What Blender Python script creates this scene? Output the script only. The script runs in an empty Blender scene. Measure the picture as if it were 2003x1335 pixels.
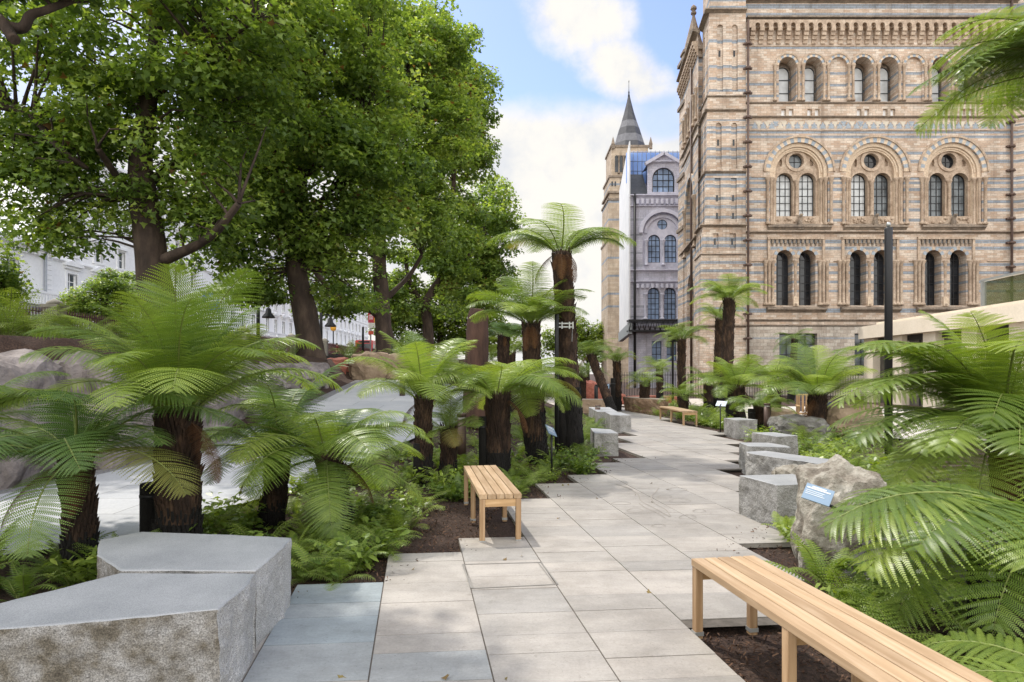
import bpy, bmesh, math, random
import numpy as np
from mathutils import Vector, Matrix, noise
from mathutils.geometry import tessellate_polygon
R = math.radians
sc = bpy.context.scene
col = sc.collection
# ---------------------------------------------------------------- camera
# focal length 1250 px on the 2003 px wide photograph, eye 1.6 m above the paving, level, horizon at row 730
F, CX, HZ, EYE = 1250.0, 1001.5, 730.0, 1.6
cam = bpy.data.cameras.new('camera'); cam_o = bpy.data.objects.new('camera', cam); col.objects.link(cam_o)
cam.sensor_width = 36.0; cam.lens = 36.0 * F / 2003.0
cam.shift_y = (HZ - 667.5) / 2003.0
cam.clip_start = 0.05; cam.clip_end = 2000
cam_o.location = (0, 0, EYE); cam_o.rotation_euler = (R(90), 0, 0)
sc.camera = cam_o
# ---------------------------------------------------------------- light
SUN = Vector((-0.45, 0.60, 1.15)).normalized()
SUN_EL = math.asin(SUN.z); SUN_AZ = math.atan2(SUN.x, SUN.y)
sl = bpy.data.lights.new('sun', 'SUN'); sl.energy = 2.6; sl.angle = R(0.55); sl.color = (1.0, 0.945, 0.86)
so = bpy.data.objects.new('sun', sl); col.objects.link(so); so.location = (-20, 40, 60)
so.rotation_euler = SUN.to_track_quat('Z', 'Y').to_euler()
world = bpy.data.worlds.new('World'); sc.world = world; world.use_nodes = True
SKY_STRENGTH = 0.15
def build_world():
    nt = world.node_tree; nt.nodes.clear(); N = nt.nodes.new; L = nt.links.new
    out = N('ShaderNodeOutputWorld'); bg = N('ShaderNodeBackground'); L(bg.outputs[0], out.inputs[0])
    bg.inputs['Strength'].default_value = SKY_STRENGTH
    sky = N('ShaderNodeTexSky'); sky.sky_type = 'NISHITA'; sky.sun_disc = False
    sky.sun_elevation = SUN_EL; sky.sun_rotation = SUN_AZ % (2 * math.pi)
    sky.air_density = 1.0; sky.dust_density = 0.6; sky.ozone_density = 1.6
    tc = N('ShaderNodeTexCoord'); sep = N('ShaderNodeSeparateXYZ'); L(tc.outputs['Generated'], sep.inputs[0])
    def m(op, a, b=None, c=None, clamp=False):
        n = N('ShaderNodeMath'); n.operation = op; n.use_clamp = clamp
        for i, v in enumerate((a, b, c)):
            if v is None: continue
            if isinstance(v, (int, float)): n.inputs[i].default_value = v
            else: L(v, n.inputs[i])
        return n.outputs[0]
    ay = m('MAXIMUM', m('ABSOLUTE', sep.outputs[1]), 0.02)
    a = m('DIVIDE', sep.outputs[0], ay); b = m('DIVIDE', sep.outputs[2], ay)
    nz = N('ShaderNodeTexNoise'); nz.inputs['Scale'].default_value = 3.2; nz.inputs['Detail'].default_value = 7; nz.inputs['Roughness'].default_value = 0.58
    L(tc.outputs['Generated'], nz.inputs['Vector'])
    nz2 = N('ShaderNodeTexNoise'); nz2.inputs['Scale'].default_value = 8; nz2.inputs['Detail'].default_value = 9; nz2.inputs['Roughness'].default_value = 0.62
    L(tc.outputs['Generated'], nz2.inputs['Vector'])
    w = m('SUBTRACT', nz.outputs['Fac'], 0.5); w2 = m('SUBTRACT', nz2.outputs['Fac'], 0.5)
    def soft(x, lo, hi):
        n = N('ShaderNodeMapRange'); n.interpolation_type = 'SMOOTHSTEP'
        n.inputs[1].default_value = lo; n.inputs[2].default_value = hi; L(x, n.inputs[0]); return n.outputs[0]
    bw = m('ADD', b, m('ADD', m('MULTIPLY', w, 0.12), m('MULTIPLY', w2, 0.07)))
    low = soft(bw, 0.452, 0.395)
    def blob(ca, cb, ra, rb, tilt=0.0):
        da = m('SUBTRACT', a, ca); db = m('SUBTRACT', b, cb)
        da = m('ADD', da, m('MULTIPLY', db, tilt))
        q = m('ADD', m('POWER', m('DIVIDE', da, ra), 2), m('POWER', m('DIVIDE', db, rb), 2))
        q = m('ADD', q, m('ADD', m('MULTIPLY', w, 3.6), m('MULTIPLY', w2, 2.6)))
        return soft(q, 1.45, 0.25)
    mask = m('MAXIMUM', low, blob(0.105, 0.555, 0.085, 0.075, 0.3))
    mask = m('MAXIMUM', mask, blob(0.165, 0.475, 0.075, 0.07, 0.6))
    mask = m('MAXIMUM', mask, m('MULTIPLY', soft(nz.outputs['Fac'], 0.56, 0.7), soft(b, 0.62, 0.8)))
    mask = m('MAXIMUM', mask, m('MULTIPLY', soft(a, -0.16, -0.45), 0.55))
    mask = m('MAXIMUM', mask, m('MULTIPLY', soft(sep.outputs[1], 0.05, -0.25), 0.8))  # cloud cover added behind the camera, a soft fill for the shaded front
    # thin pale blue gap low on the right
    gap = m('SUBTRACT', 1.0, blob(0.235, 0.40, 0.05, 0.035), clamp=True)
    mask = m('MULTIPLY', mask, m('ADD', m('MULTIPLY', gap, 0.6), 0.4))
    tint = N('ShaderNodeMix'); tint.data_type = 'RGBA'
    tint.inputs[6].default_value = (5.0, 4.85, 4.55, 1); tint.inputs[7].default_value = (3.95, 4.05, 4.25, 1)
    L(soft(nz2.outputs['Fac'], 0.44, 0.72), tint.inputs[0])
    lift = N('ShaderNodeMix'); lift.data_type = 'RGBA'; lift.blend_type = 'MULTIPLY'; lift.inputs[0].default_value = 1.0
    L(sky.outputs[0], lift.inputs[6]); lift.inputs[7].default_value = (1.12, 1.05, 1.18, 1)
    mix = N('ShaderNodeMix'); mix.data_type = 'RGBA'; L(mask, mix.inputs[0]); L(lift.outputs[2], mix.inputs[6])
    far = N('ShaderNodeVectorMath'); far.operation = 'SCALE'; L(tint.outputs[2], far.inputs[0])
    hi = m('ADD', m('MULTIPLY', soft(sep.outputs[1], 0.25, -0.3), 1.6), 1.0); L(m('ADD', hi, m('MULTIPLY', soft(b, 0.75, 1.4), 0.7)), far.inputs['Scale'])  # unseen clouds behind the camera brightened as fill
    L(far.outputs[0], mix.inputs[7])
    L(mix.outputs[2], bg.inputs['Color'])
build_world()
sc.view_settings.view_transform = 'Standard'; sc.view_settings.look = 'None'
sc.view_settings.exposure = 0.46; sc.view_settings.gamma = 1.0
sc.render.engine = 'CYCLES'
sc.cycles.use_denoising = True; sc.cycles.denoising_input_passes = 'RGB_ALBEDO_NORMAL'; sc.cycles.denoising_prefilter = 'NONE'
sc.cycles.max_bounces = 9; sc.cycles.diffuse_bounces = 6; sc.cycles.glossy_bounces = 3; sc.cycles.transmission_bounces = 5
sc.cycles.transparent_max_bounces = 6; sc.cycles.sample_clamp_indirect = 6.0
sc.cycles.caustics_reflective = False; sc.cycles.caustics_refractive = False
# ---------------------------------------------------------------- helpers
rng = random.Random(7)
def at(u, v, Y): return Vector(((u - CX) / F * Y, Y, EYE - (v - HZ) / F * Y))
def gp(u, v, z=0.0):                       # where the ray through a photograph pixel meets the level z
    Y = F * (EYE - z) / (v - HZ); return Vector(((u - CX) / F * Y, Y, z))
def sstep(a, b, x):
    t = min(1, max(0, (x - a) / (b - a))); return t * t * (3 - 2 * t)
def height(x, y):
    ramp = min(1.3, max(0, 0.076 * (y - 9)))
    h = ramp * sstep(0.3, -3.4, x)
    if y <= 12: xb = -7.4 + (y - 8.7) * 0.45
    else: xb = -5.9 - (y - 12) * 0.04
    bank = max(sstep(xb - 0.1, xb - 1.2, x) if y > 2 else sstep(xb - .1, xb - 1.2, x), sstep(26.6, 28.0, y) * sstep(2.0, -1.5, x))
    h = h + (2.25 - h) * bank
    return h
class MB:
    def __init__(s): s.v = []; s.f = []; s.m = []; s.sm = []
    def add(s, vs, fs, mi=0, smooth=False):
        o = len(s.v); s.v += [tuple(p) for p in vs]
        for f in fs: s.f.append(tuple(i + o for i in f)); s.m.append(mi); s.sm.append(smooth)
    def box(s, x0, x1, y0, y1, z0, z1, mi=0):
        vs = [(x0,y0,z0),(x1,y0,z0),(x1,y1,z0),(x0,y1,z0),(x0,y0,z1),(x1,y0,z1),(x1,y1,z1),(x0,y1,z1)]
        s.add(vs, [(0,3,2,1),(4,5,6,7),(0,1,5,4),(1,2,6,5),(2,3,7,6),(3,0,4,7)], mi)
    def obox(s, c, ax, ay, az, hx, hy, hz, mi=0, bev=0.0):   # oriented box, optional chamfer on long edges
        c = Vector(c); ax = Vector(ax).normalized(); ay = Vector(ay).normalized(); az = Vector(az).normalized()
        if bev <= 0:
            vs = [c + ax*hx*i + ay*hy*j + az*hz*k for k in (-1,1) for (i,j) in ((-1,-1),(1,-1),(1,1),(-1,1))]
            s.add(vs, [(0,3,2,1),(4,5,6,7),(0,1,5,4),(1,2,6,5),(2,3,7,6),(3,0,4,7)], mi)
        else:
            ring = [(-hx+bev,-hy),(hx-bev,-hy),(hx,-hy+bev),(hx,hy-bev),(hx-bev,hy),(-hx+bev,hy),(-hx,hy-bev),(-hx,-hy+bev)]
            vs = [c + ax*a + ay*b + az*(hz*k) for k in (-1,1) for (a,b) in ring]
            fs = [tuple(reversed(range(8))), tuple(range(8,16))] + [(i,(i+1)%8,(i+1)%8+8,i+8) for i in range(8)]
            s.add(vs, fs, mi)
    def prism(s, pts, z0, z1, mi=0):
        n = len(pts); vs = [(p[0],p[1],z0) for p in pts] + [(p[0],p[1],z1) for p in pts]
        s.add(vs, [tuple(reversed(range(n))), tuple(range(n,2*n))] + [(i,(i+1)%n,(i+1)%n+n,i+n) for i in range(n)], mi)
    def tube(s, pts, rad, n=8, mi=0, smooth=True, cap=True):
        pts = [Vector(p) for p in pts]; k = len(pts)
        if isinstance(rad, (int,float)): rad = [rad]*k
        up = Vector((0,0,1)); o = len(s.v); prevx = None
        for i,p in enumerate(pts):
            t = (pts[min(i+1,k-1)] - pts[max(i-1,0)])
            t = t.normalized() if t.length > 1e-9 else Vector((0,0,1))
            if prevx is None:
                x = t.cross(up)
                if x.length < 1e-3: x = Vector((1,0,0))
            else: x = prevx - t * prevx.dot(t)
            x.normalize(); y = t.cross(x); prevx = x
            for j in range(n):
                a = 2*math.pi*j/n; s.v.append(tuple(p + (x*math.cos(a) + y*math.sin(a))*rad[i]))
        for i in range(k-1):
            for j in range(n):
                s.f.append((o+i*n+j, o+i*n+(j+1)%n, o+(i+1)*n+(j+1)%n, o+(i+1)*n+j)); s.m.append(mi); s.sm.append(smooth)
        if cap:
            s.f.append(tuple(o+j for j in reversed(range(n)))); s.m.append(mi); s.sm.append(False)
            s.f.append(tuple(o+(k-1)*n+j for j in range(n))); s.m.append(mi); s.sm.append(False)
    def lathe(s, prof, c=(0,0,0), n=16, mi=0, smooth=True, phase=0.0, sx=1, sy=1):
        o = len(s.v)
        for r,z in prof:
            for j in range(n):
                a = 2*math.pi*j/n + phase; s.v.append((c[0]+r*sx*math.cos(a), c[1]+r*sy*math.sin(a), c[2]+z))
        k = len(prof)
        for i in range(k-1):
            for j in range(n):
                s.f.append((o+i*n+j, o+i*n+(j+1)%n, o+(i+1)*n+(j+1)%n, o+(i+1)*n+j)); s.m.append(mi); s.sm.append(smooth)
        s.f.append(tuple(o+j for j in reversed(range(n)))); s.m.append(mi); s.sm.append(False)
        s.f.append(tuple(o+(k-1)*n+j for j in range(n))); s.m.append(mi); s.sm.append(False)
    def mesh(s, name, mats, off=(0,0,0)):
        me = bpy.data.meshes.new(name)
        o = Vector(off)
        me.from_pydata([tuple(Vector(p)-o) for p in s.v] if o.length else s.v, [], s.f)
        for m_ in (mats if isinstance(mats,(list,tuple)) else [mats]): me.materials.append(m_)
        me.polygons.foreach_set('material_index', s.m); me.polygons.foreach_set('use_smooth', s.sm)
        me.update(); return me
def link(name, me, parent=None, loc=(0,0,0)):
    o = bpy.data.objects.new(name, me); col.objects.link(o); o.location = loc
    if parent is not None: o.parent = parent
    return o
def tag(o, label=None, cat=None, group=None, kind=None):
    if label: o['label'] = label
    if cat: o['category'] = cat
    if group: o['group'] = group
    if kind: o['kind'] = kind
    return o
def thing(name, label, cat, loc=(0,0,0), group=None, rz=0.0):
    o = bpy.data.objects.new(name, None); col.objects.link(o); o.location = loc; o.rotation_euler[2] = rz
    o.empty_display_size = 0.2
    return tag(o, label, cat, group)
def wloc(o):
    p = Vector(o.location)
    while o.parent is not None: o = o.parent; p += Vector(o.location)
    return p
def part(name, mb, mats, parent):          # mb in world coordinates -> a mesh under parent
    return link(name, mb.mesh(name, mats, wloc(parent)), parent)
def lpart(name, mb, mats, parent, loc=(0,0,0)): return link(name, mb.mesh(name, mats), parent, loc)
def struct(name, mb, mats, parent=None):
    return tag(link(name, mb.mesh(name, mats), parent), kind='structure')
# ---------------------------------------------------------------- materials
MT = {}
def newmat(name):
    m_ = bpy.data.materials.new(name); m_.use_nodes = True; nt = m_.node_tree
    MT[name] = m_; return m_, nt, nt.nodes['Principled BSDF']
def ramp_node(nt, fac, stops):
    r = nt.nodes.new('ShaderNodeValToRGB'); e = r.color_ramp.elements
    while len(e) < len(stops): e.new(0.5)
    for i,(p,c) in enumerate(stops): e[i].position = p; e[i].color = (*c,1)
    nt.links.new(fac, r.inputs[0]); return r.outputs[0]
def noise_node(nt, scale, detail=5, rough=0.55, coord='Object', stretch=None):
    tc = nt.nodes.new('ShaderNodeTexCoord'); n = nt.nodes.new('ShaderNodeTexNoise')
    n.inputs['Scale'].default_value = scale; n.inputs['Detail'].default_value = detail; n.inputs['Roughness'].default_value = rough
    src = tc.outputs[coord]
    if stretch:
        mp = nt.nodes.new('ShaderNodeMapping'); mp.inputs['Scale'].default_value = stretch; nt.links.new(src, mp.inputs[0]); src = mp.outputs[0]
    nt.links.new(src, n.inputs['Vector']); return n.outputs['Fac']
def bump_node(nt, bs, h, strength, dist=0.02):
    b = nt.nodes.new('ShaderNodeBump'); b.inputs['Strength'].default_value = strength; b.inputs['Distance'].default_value = dist
    nt.links.new(h, b.inputs['Height']); nt.links.new(b.outputs[0], bs.inputs['Normal'])
def mixc(nt, fac, a, b, blend='MIX'):
    n = nt.nodes.new('ShaderNodeMix'); n.data_type = 'RGBA'; n.blend_type = blend
    for sock, v in ((0,fac),(6,a),(7,b)):
        if isinstance(v,(int,float)): n.inputs[sock].default_value = v
        elif isinstance(v,tuple): n.inputs[sock].default_value = (*v,1)
        else: nt.links.new(v, n.inputs[sock])
    return n.outputs[2]
def mnode(nt, op, a, b=None, clamp=False):
    n = nt.nodes.new('ShaderNodeMath'); n.operation = op; n.use_clamp = clamp
    for i,v in enumerate((a,b)):
        if v is None: continue
        if isinstance(v,(int,float)): n.inputs[i].default_value = v
        else: nt.links.new(v, n.inputs[i])
    return n.outputs[0]
def noisy(name, stops, scale, rough=0.8, bump=0.0, bscale=None, dist=0.02, metal=0.0, detail=6, stretch=None, spec=None, fine=None):
    m_, nt, bs = newmat(name)
    c = ramp_node(nt, noise_node(nt, scale, detail, 0.6, 'Object', stretch), stops)
    if fine:
        c = mixc(nt, 1.0, c, ramp_node(nt, noise_node(nt, fine[0], 3, 0.6), [(0.35,(fine[1],)*3),(0.65,(fine[2],)*3)]), 'MULTIPLY')
    nt.links.new(c, bs.inputs['Base Color']); bs.inputs['Roughness'].default_value = rough; bs.inputs['Metallic'].default_value = metal
    if spec is not None: bs.inputs['Specular IOR Level'].default_value = spec
    if bump: bump_node(nt, bs, noise_node(nt, bscale or scale*3, 6, 0.65, 'Object', stretch), bump, dist)
    return m_
def plain(name, c, rough=0.5, metal=0.0, var=0.12, spec=None, scale=6):
    return noisy(name, [(0.3, tuple(x*(1-var) for x in c)), (0.7, tuple(x*(1+var) for x in c))], scale, rough, metal=metal, spec=spec)
def leafmat(name, stops, trans=0.45, rough=0.45, attr='tint', spec=0.35, objrand=0.0, tcol=(1.25,1.25,0.45)):
    m_, nt, bs = newmat(name); N = nt.nodes; L = nt.links
    at_ = N.new('ShaderNodeAttribute'); at_.attribute_name = attr
    fac = at_.outputs['Fac']
    if objrand:
        oi = N.new('ShaderNodeObjectInfo')
        fac = mnode(nt, 'ADD', mnode(nt,'MULTIPLY',fac,1-objrand), mnode(nt,'MULTIPLY',oi.outputs['Random'],objrand))
    c = ramp_node(nt, fac, stops)
    L.new(c, bs.inputs['Base Color']); bs.inputs['Roughness'].default_value = rough; bs.inputs['Specular IOR Level'].default_value = spec
    tr = N.new('ShaderNodeBsdfTranslucent'); L.new(mixc(nt, 1.0, c, tcol, 'MULTIPLY'), tr.inputs[0])
    mx = N.new('ShaderNodeMixShader'); mx.inputs[0].default_value = trans
    L.new(bs.outputs[0], mx.inputs[1]); L.new(tr.outputs[0], mx.inputs[2])
    L.new(mx.outputs[0], N['Material Output'].inputs[0]); return m_
def brick(name, c1, c2, mortar, bw=0.42, bh=0.165, bands=(), bandcol=(0.30,0.33,0.36), rough=0.85, var=0.35, big=0.5, dirt=0.0):
    """courses of blocks laid on (x+y, z); bands: (z centre, half height) of grey-blue courses"""
    m_, nt, bs = newmat(name); N = nt.nodes; L = nt.links
    tc = N.new('ShaderNodeTexCoord'); sep = N.new('ShaderNodeSeparateXYZ'); L.new(tc.outputs['Object'], sep.inputs[0])
    h = mnode(nt,'ADD',sep.outputs[0],sep.outputs[1]); cmb = N.new('ShaderNodeCombineXYZ'); L.new(h, cmb.inputs[0]); L.new(sep.outputs[2], cmb.inputs[1])
    bt = N.new('ShaderNodeTexBrick'); L.new(cmb.outputs[0], bt.inputs['Vector'])
    bt.inputs['Scale'].default_value = 1.0; bt.inputs['Brick Width'].default_value = bw; bt.inputs['Row Height'].default_value = bh
    bt.inputs['Mortar Size'].default_value = 0.011; bt.inputs['Mortar Smooth'].default_value = 0.2; bt.inputs['Bias'].default_value = -0.1
    bt.inputs['Color1'].default_value = (*c1,1); bt.inputs['Color2'].default_value = (*c2,1); bt.inputs['Mortar'].default_value = (*mortar,1)
    c = bt.outputs['Color']
    bfac = None
    for zc, hh in bands:
        q = N.new('ShaderNodeMath'); q.operation = 'COMPARE'; L.new(sep.outputs[2], q.inputs[0]); q.inputs[1].default_value = zc; q.inputs[2].default_value = hh
        bfac = q.outputs[0] if bfac is None else mnode(nt,'MAXIMUM',bfac,q.outputs[0])
    if bfac is not None:
        bt2 = N.new('ShaderNodeTexBrick'); L.new(cmb.outputs[0], bt2.inputs['Vector'])
        for k_ in ('Scale','Brick Width','Row Height','Mortar Size'): bt2.inputs[k_].default_value = bt.inputs[k_].default_value
        bt2.inputs['Color1'].default_value = (*[x*1.15 for x in bandcol],1); bt2.inputs['Color2'].default_value = (*[x*0.8 for x in bandcol],1); bt2.inputs['Mortar'].default_value = (*[x*.6 for x in mortar],1)
        keep = mnode(nt,'GREATER_THAN', noise_node(nt, 1.1, 2, 0.5, 'Object', (1,1,0.3)), 0.33)
        c = mixc(nt, mnode(nt,'MULTIPLY',bfac,mnode(nt,'ADD',mnode(nt,'MULTIPLY',keep,0.2),0.78)), c, bt2.outputs['Color'])
    n1 = noise_node(nt, big, 6, 0.65)
    c = mixc(nt, 1.0, c, ramp_node(nt, n1, [(0.3,(1-var,)*3),(0.7,(1+var*0.35,)*3)]), 'MULTIPLY')
    n2 = noise_node(nt, 7.0, 3, 0.6, 'Object', (1,1,2.2))
    c = mixc(nt, 1.0, c, ramp_node(nt, n2, [(0.32,(0.80,0.79,0.78)),(0.68,(1.10,1.07,1.04))]), 'MULTIPLY')
    c = mixc(nt, 1.0, c, ramp_node(nt, noise_node(nt, 1.3, 5, 0.7, 'Object', (1,1,0.12)), [(0.30,(0.62,0.60,0.58)),(0.48,(1.0,1.0,1.0))]), 'MULTIPLY')
    L.new(c, bs.inputs['Base Color']); bs.inputs['Roughness'].default_value = rough
    bump_node(nt, bs, bt.outputs['Fac'], -0.25, 0.02)
    return m_
# ================================================================ SETTING: ground, paths
MULCH = noisy('bark_mulch', [(0.28,(0.013,0.007,0.004)),(0.5,(0.05,0.026,0.016)),(0.72,(0.105,0.06,0.04))], 38, 0.95, 1.0, 60, 0.03, detail=8)
def build_ground():
    xs = [-600,-300,-150,-90,-60,-48,-36,-26,-20,-18.2] + [-17.2+0.4*i for i in range(74)] + [13,15,18,22,28,40,70,150,300,600]
    ys = [-60,-20,-8,-3] + [0.4*i for i in range(80)] + [33,35,38,42,50,60,80,110,150,250,400,900]
    xs = sorted(set(round(x,3) for x in xs)); mb = MB(); nx = len(xs)
    vs = []
    for y in ys:
        for x in xs:
            if x < -18.0: z = 2.3 + 0.012*min(90,max(0,y-24))
            else: z = height(x,y) + noise.noise((x*0.9,y*0.9,3))*0.03
            z -= 0.05
            vs.append((x,y,z))
    fs = [(j*nx+i, j*nx+i+1, (j+1)*nx+i+1, (j+1)*nx+i) for j in range(len(ys)-1) for i in range(nx-1)]
    mb.add(vs, fs, 0, True)
    struct('ground', mb, MULCH)
build_ground()
# --- paving: real slabs over a dark joint sheet
m_, nt, bs = newmat('sandstone_slab')
at_ = nt.nodes.new('ShaderNodeAttribute'); at_.attribute_name = 'tint'
c = ramp_node(nt, at_.outputs['Fac'], [(0.0,(0.27,0.315,0.335)),(0.16,(0.325,0.33,0.32)),(0.3,(0.325,0.305,0.277)),(0.6,(0.36,0.336,0.303)),(0.85,(0.385,0.355,0.318)),(1.0,(0.315,0.30,0.277))])  # the bluish low end paints shade on the near-left slabs
c = mixc(nt, 1.0, c, ramp_node(nt, noise_node(nt, 1.7, 7, 0.7, 'Object', (1,2.4,1)), [(0.3,(0.78,0.78,0.78)),(0.7,(1.1,1.09,1.08))]), 'MULTIPLY')
c = mixc(nt, 1.0, c, ramp_node(nt, noise_node(nt, 55, 4, 0.7), [(0.3,(0.88,)*3),(0.7,(1.07,)*3)]), 'MULTIPLY')
c = mixc(nt, 1.0, c, ramp_node(nt, noise_node(nt, 12, 8, 0.75), [(0.30,(0.72,0.71,0.69)),(0.42,(1.0,1.0,1.0))]), 'MULTIPLY')
c = mixc(nt, 1.0, c, ramp_node(nt, noise_node(nt, 0.9, 6, 0.75), [(0.36,(0.80,0.79,0.775)),(0.55,(1.03,1.03,1.03))]), 'MULTIPLY')
c = mixc(nt, 1.0, c, ramp_node(nt, noise_node(nt, 90, 2, 0.5), [(0.27,(0.55,0.54,0.52)),(0.33,(1.0,1.0,1.0))]), 'MULTIPLY')
nt.links.new(c, bs.inputs['Base Color']); bs.inputs['Roughness'].default_value = 0.62; bs.inputs['Specular IOR Level'].default_value = 0.35
bump_node(nt, bs, noise_node(nt, 30, 6, 0.7), 0.12, 0.01)
SLAB = m_
JOINT = noisy('joint_sand', [(0.3,(0.075,0.065,0.052)),(0.7,(0.14,0.12,0.10))], 20, 0.95)
KX = 0.149; S0, SW = -0.252, 0.653
YMAX = {-6:2.2,-5:2.6,-4:3.0,-3:3.5,-2:4.2,-1:4.86,0:5.68,1:6.22,2:8.12,3:9.27,4:10.06,5:11.4,6:12.0,7:14.6,8:16.2,9:19.0,10:21.5,11:25.5,12:31,13:31,14:31}
YMIN = {-6:0,-5:0,-4:0,-3:0,-2:0,-1:0,0:0,1:0,2:0.0,3:4.05,4:4.9,5:6.02,6:7.15,7:8.7,8:10.6,9:11.6,10:12.9,11:14.4,12:16.5,13:21.8,14:27.5}
YMIN[2] = 0.0
def sl(s, t):   # paving coordinates: s across the columns, t along
    Y = (t + 0.09*s) / (1 + 0.09*KX); return Vector((s - KX*Y, Y, 0))
def tY(s, Y): return Y - 0.09*(s - KX*Y)
def build_path():
    rg = random.Random(5); mb = MB(); tint = []
    grout = MB()
    for k in YMAX:
        s0 = S0 + SW*k; s1 = s0 + SW; g = 0.0045
        yb = YMIN[k]; y1 = YMAX[k]
        t0 = tY(s0+SW/2, yb) if yb > 0 else tY(s0+SW/2, -1.5); t1 = tY(s0+SW/2, y1)
        ts = [t1]; 
        while ts[-1] > t0 + 0.2: ts.append(ts[-1] - rg.choice((0.26,0.3,0.36,0.42,0.48,0.55)))
        if len(ts) > 2 and ts[-1] < t0: ts[-1] = t0
        for a, b in zip(ts, ts[1:]):
            if a - b < 0.06: continue
            sk = [rg.uniform(-.02,.02) for _ in range(2)]
            zt = rg.uniform(-0.0012, 0.0012)
            q = [sl(s0+g, b+.003), sl(s1-g, b+.003), sl(s1-g, a-.003), sl(s0+g, a-.003)]
            o = len(mb.v)
            mb.add([(p.x,p.y,zt) for p in q] + [(p.x,p.y,-0.045) for p in q], [(0,1,2,3),(0,4,5,1),(1,5,6,2),(2,6,7,3),(3,7,4,0)])
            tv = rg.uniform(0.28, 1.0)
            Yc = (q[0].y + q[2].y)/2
            if k in (-1,) and 3.2 < Yc < 4.7 and rg.random() < 0.85: tv = rg.uniform(0, 0.14)  # bluish shade painted into the near-left slabs
            elif k == 0 and 2.6 < Yc < 3.7 and rg.random() < .55: tv = rg.uniform(0.02, 0.2)  # some of that painted shade on the next column too
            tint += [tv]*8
        q = [sl(s0, t0), sl(s1, t0), sl(s1, t1-.004), sl(s0, t1-.004)]
        grout.add([(p.x,p.y,-0.005) for p in q], [(0,1,2,3)])
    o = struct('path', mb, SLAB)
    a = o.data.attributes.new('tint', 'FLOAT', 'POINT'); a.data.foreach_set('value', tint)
    j = lpart('path_joint', grout, JOINT, o); j['kind'] = 'structure'
    # engraved lines on the paving
    en = MB()
    def ribbon(px, w=0.011):
        ps = [gp(u, v) for u, v in px]
        # smooth by Catmull-Rom
        pts = []
        for i in range(len(ps)-1):
            p0,p1,p2,p3 = ps[max(i-1,0)],ps[i],ps[i+1],ps[min(i+2,len(ps)-1)]
            for q in range(6):
                t = q/6; pts.append(0.5*((2*p1)+(p2-p0)*t+(2*p0-5*p1+4*p2-p3)*t*t+(3*p1-3*p2+p3-p0)*t**3))
        pts.append(ps[-1]); vs = []
        for i,p in enumerate(pts):
            d = (pts[min(i+1,len(pts)-1)]-pts[max(i-1,0)]); d.normalize(); n = Vector((-d.y,d.x,0))*w/2
            vs += [p+n+Vector((0,0,.0042)), p-n+Vector((0,0,.0042))]
        en.add(vs, [(2*i,2*i+1,2*i+3,2*i+2) for i in range(len(pts)-1)])
    ribbon([(1205,948),(1228,955),(1248,968),(1253,980),(1270,990),(1295,1003),(1310,1012)],.016)
    ribbon([(1250,985),(1262,994),(1285,1004),(1302,1015)],.014)
    ribbon([(1288,955),(1284,962),(1274,972),(1280,985),(1302,998),(1312,1011)],.014)
    for cx, cy, rx, ry in ((1242,999,15,3.5),(1330,980,20,4),(1345,1012,16,4),(1300,972,14,3),(1288,1029,13,3),(1215,985,18,3),(1325,958,18,3),(1368,1000,12,3)):
        ribbon([(cx+rx*math.cos(a)*(1+.15*math.sin(3*a)), cy+ry*math.sin(a)) for a in [i*0.52 for i in range(13)]], .008)
    e = lpart('path_engraving', en, plain('engraved_line', (0.26,0.235,0.205), 0.9), o); e['kind'] = 'structure'
    # access-cover tray edging around one slab pair
    tr = MB()
    def strip(a, b, w):
        pa, pb = gp(*a), gp(*b); d = (pb-pa).normalized(); n = Vector((-d.y,d.x,0))*w/2; z = Vector((0,0,.0045))
        tr.add([pa+n+z, pa-n+z, pb-n+z, pb+n+z], [(0,1,2,3)])
    for a, b in (((905,1105),(922,1152)),((1058,1101),(1091,1144)),((905,1105),(1058,1101)),((922,1152),(1091,1144))):
        strip(a, b, 0.012)
    strip((909,1105),(926,1152),0.006); strip((1052,1101),(1085,1144),0.006)
    t_ = lpart('cover_edging', tr, plain('steel_edging', (0.27,0.255,0.23), 0.5, 0.4), o); t_['kind'] = 'structure'
build_path()
def sheet(name, poly, mat, dz=0.0, step=0.5, kind='structure'):
    """a paved sheet laid on the terrain inside a plan polygon"""
    bm = bmesh.new(); f = bm.faces.new([bm.verts.new((p[0],p[1],0)) for p in poly])
    x0,x1 = min(p[0] for p in poly), max(p[0] for p in poly); y0,y1 = min(p[1] for p in poly), max(p[1] for p in poly)
    for ax, lo, hi in ((0,x0,x1),(1,y0,y1)):
        q = lo + step
        while q < hi:
            n = (1,0,0) if ax == 0 else (0,1,0); c = (q,0,0) if ax == 0 else (0,q,0)
            bmesh.ops.bisect_plane(bm, geom=bm.verts[:]+bm.edges[:]+bm.faces[:], plane_co=c, plane_no=n, dist=1e-6); q += step
    for v in bm.verts: v.co.z = height(v.co.x, v.co.y) + dz
    bmesh.ops.recalc_face_normals(bm, faces=bm.faces[:])
    for f in bm.faces:
        if f.normal.z < 0: f.normal_flip()
        f.smooth = True
    me = bpy.data.meshes.new(name); bm.to_mesh(me); bm.free(); me.materials.append(mat)
    return tag(link(name, me), kind=kind)
CONC = noisy('pale_concrete', [(0.3,(0.40,0.41,0.42)),(0.7,(0.50,0.50,0.49))], 0.9, 0.75, 0.08, 20, fine=(30,0.92,1.06))
_nt = CONC.node_tree; _bs = _nt.nodes['Principled BSDF']; _src = _bs.inputs['Base Color'].links[0].from_socket
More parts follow.
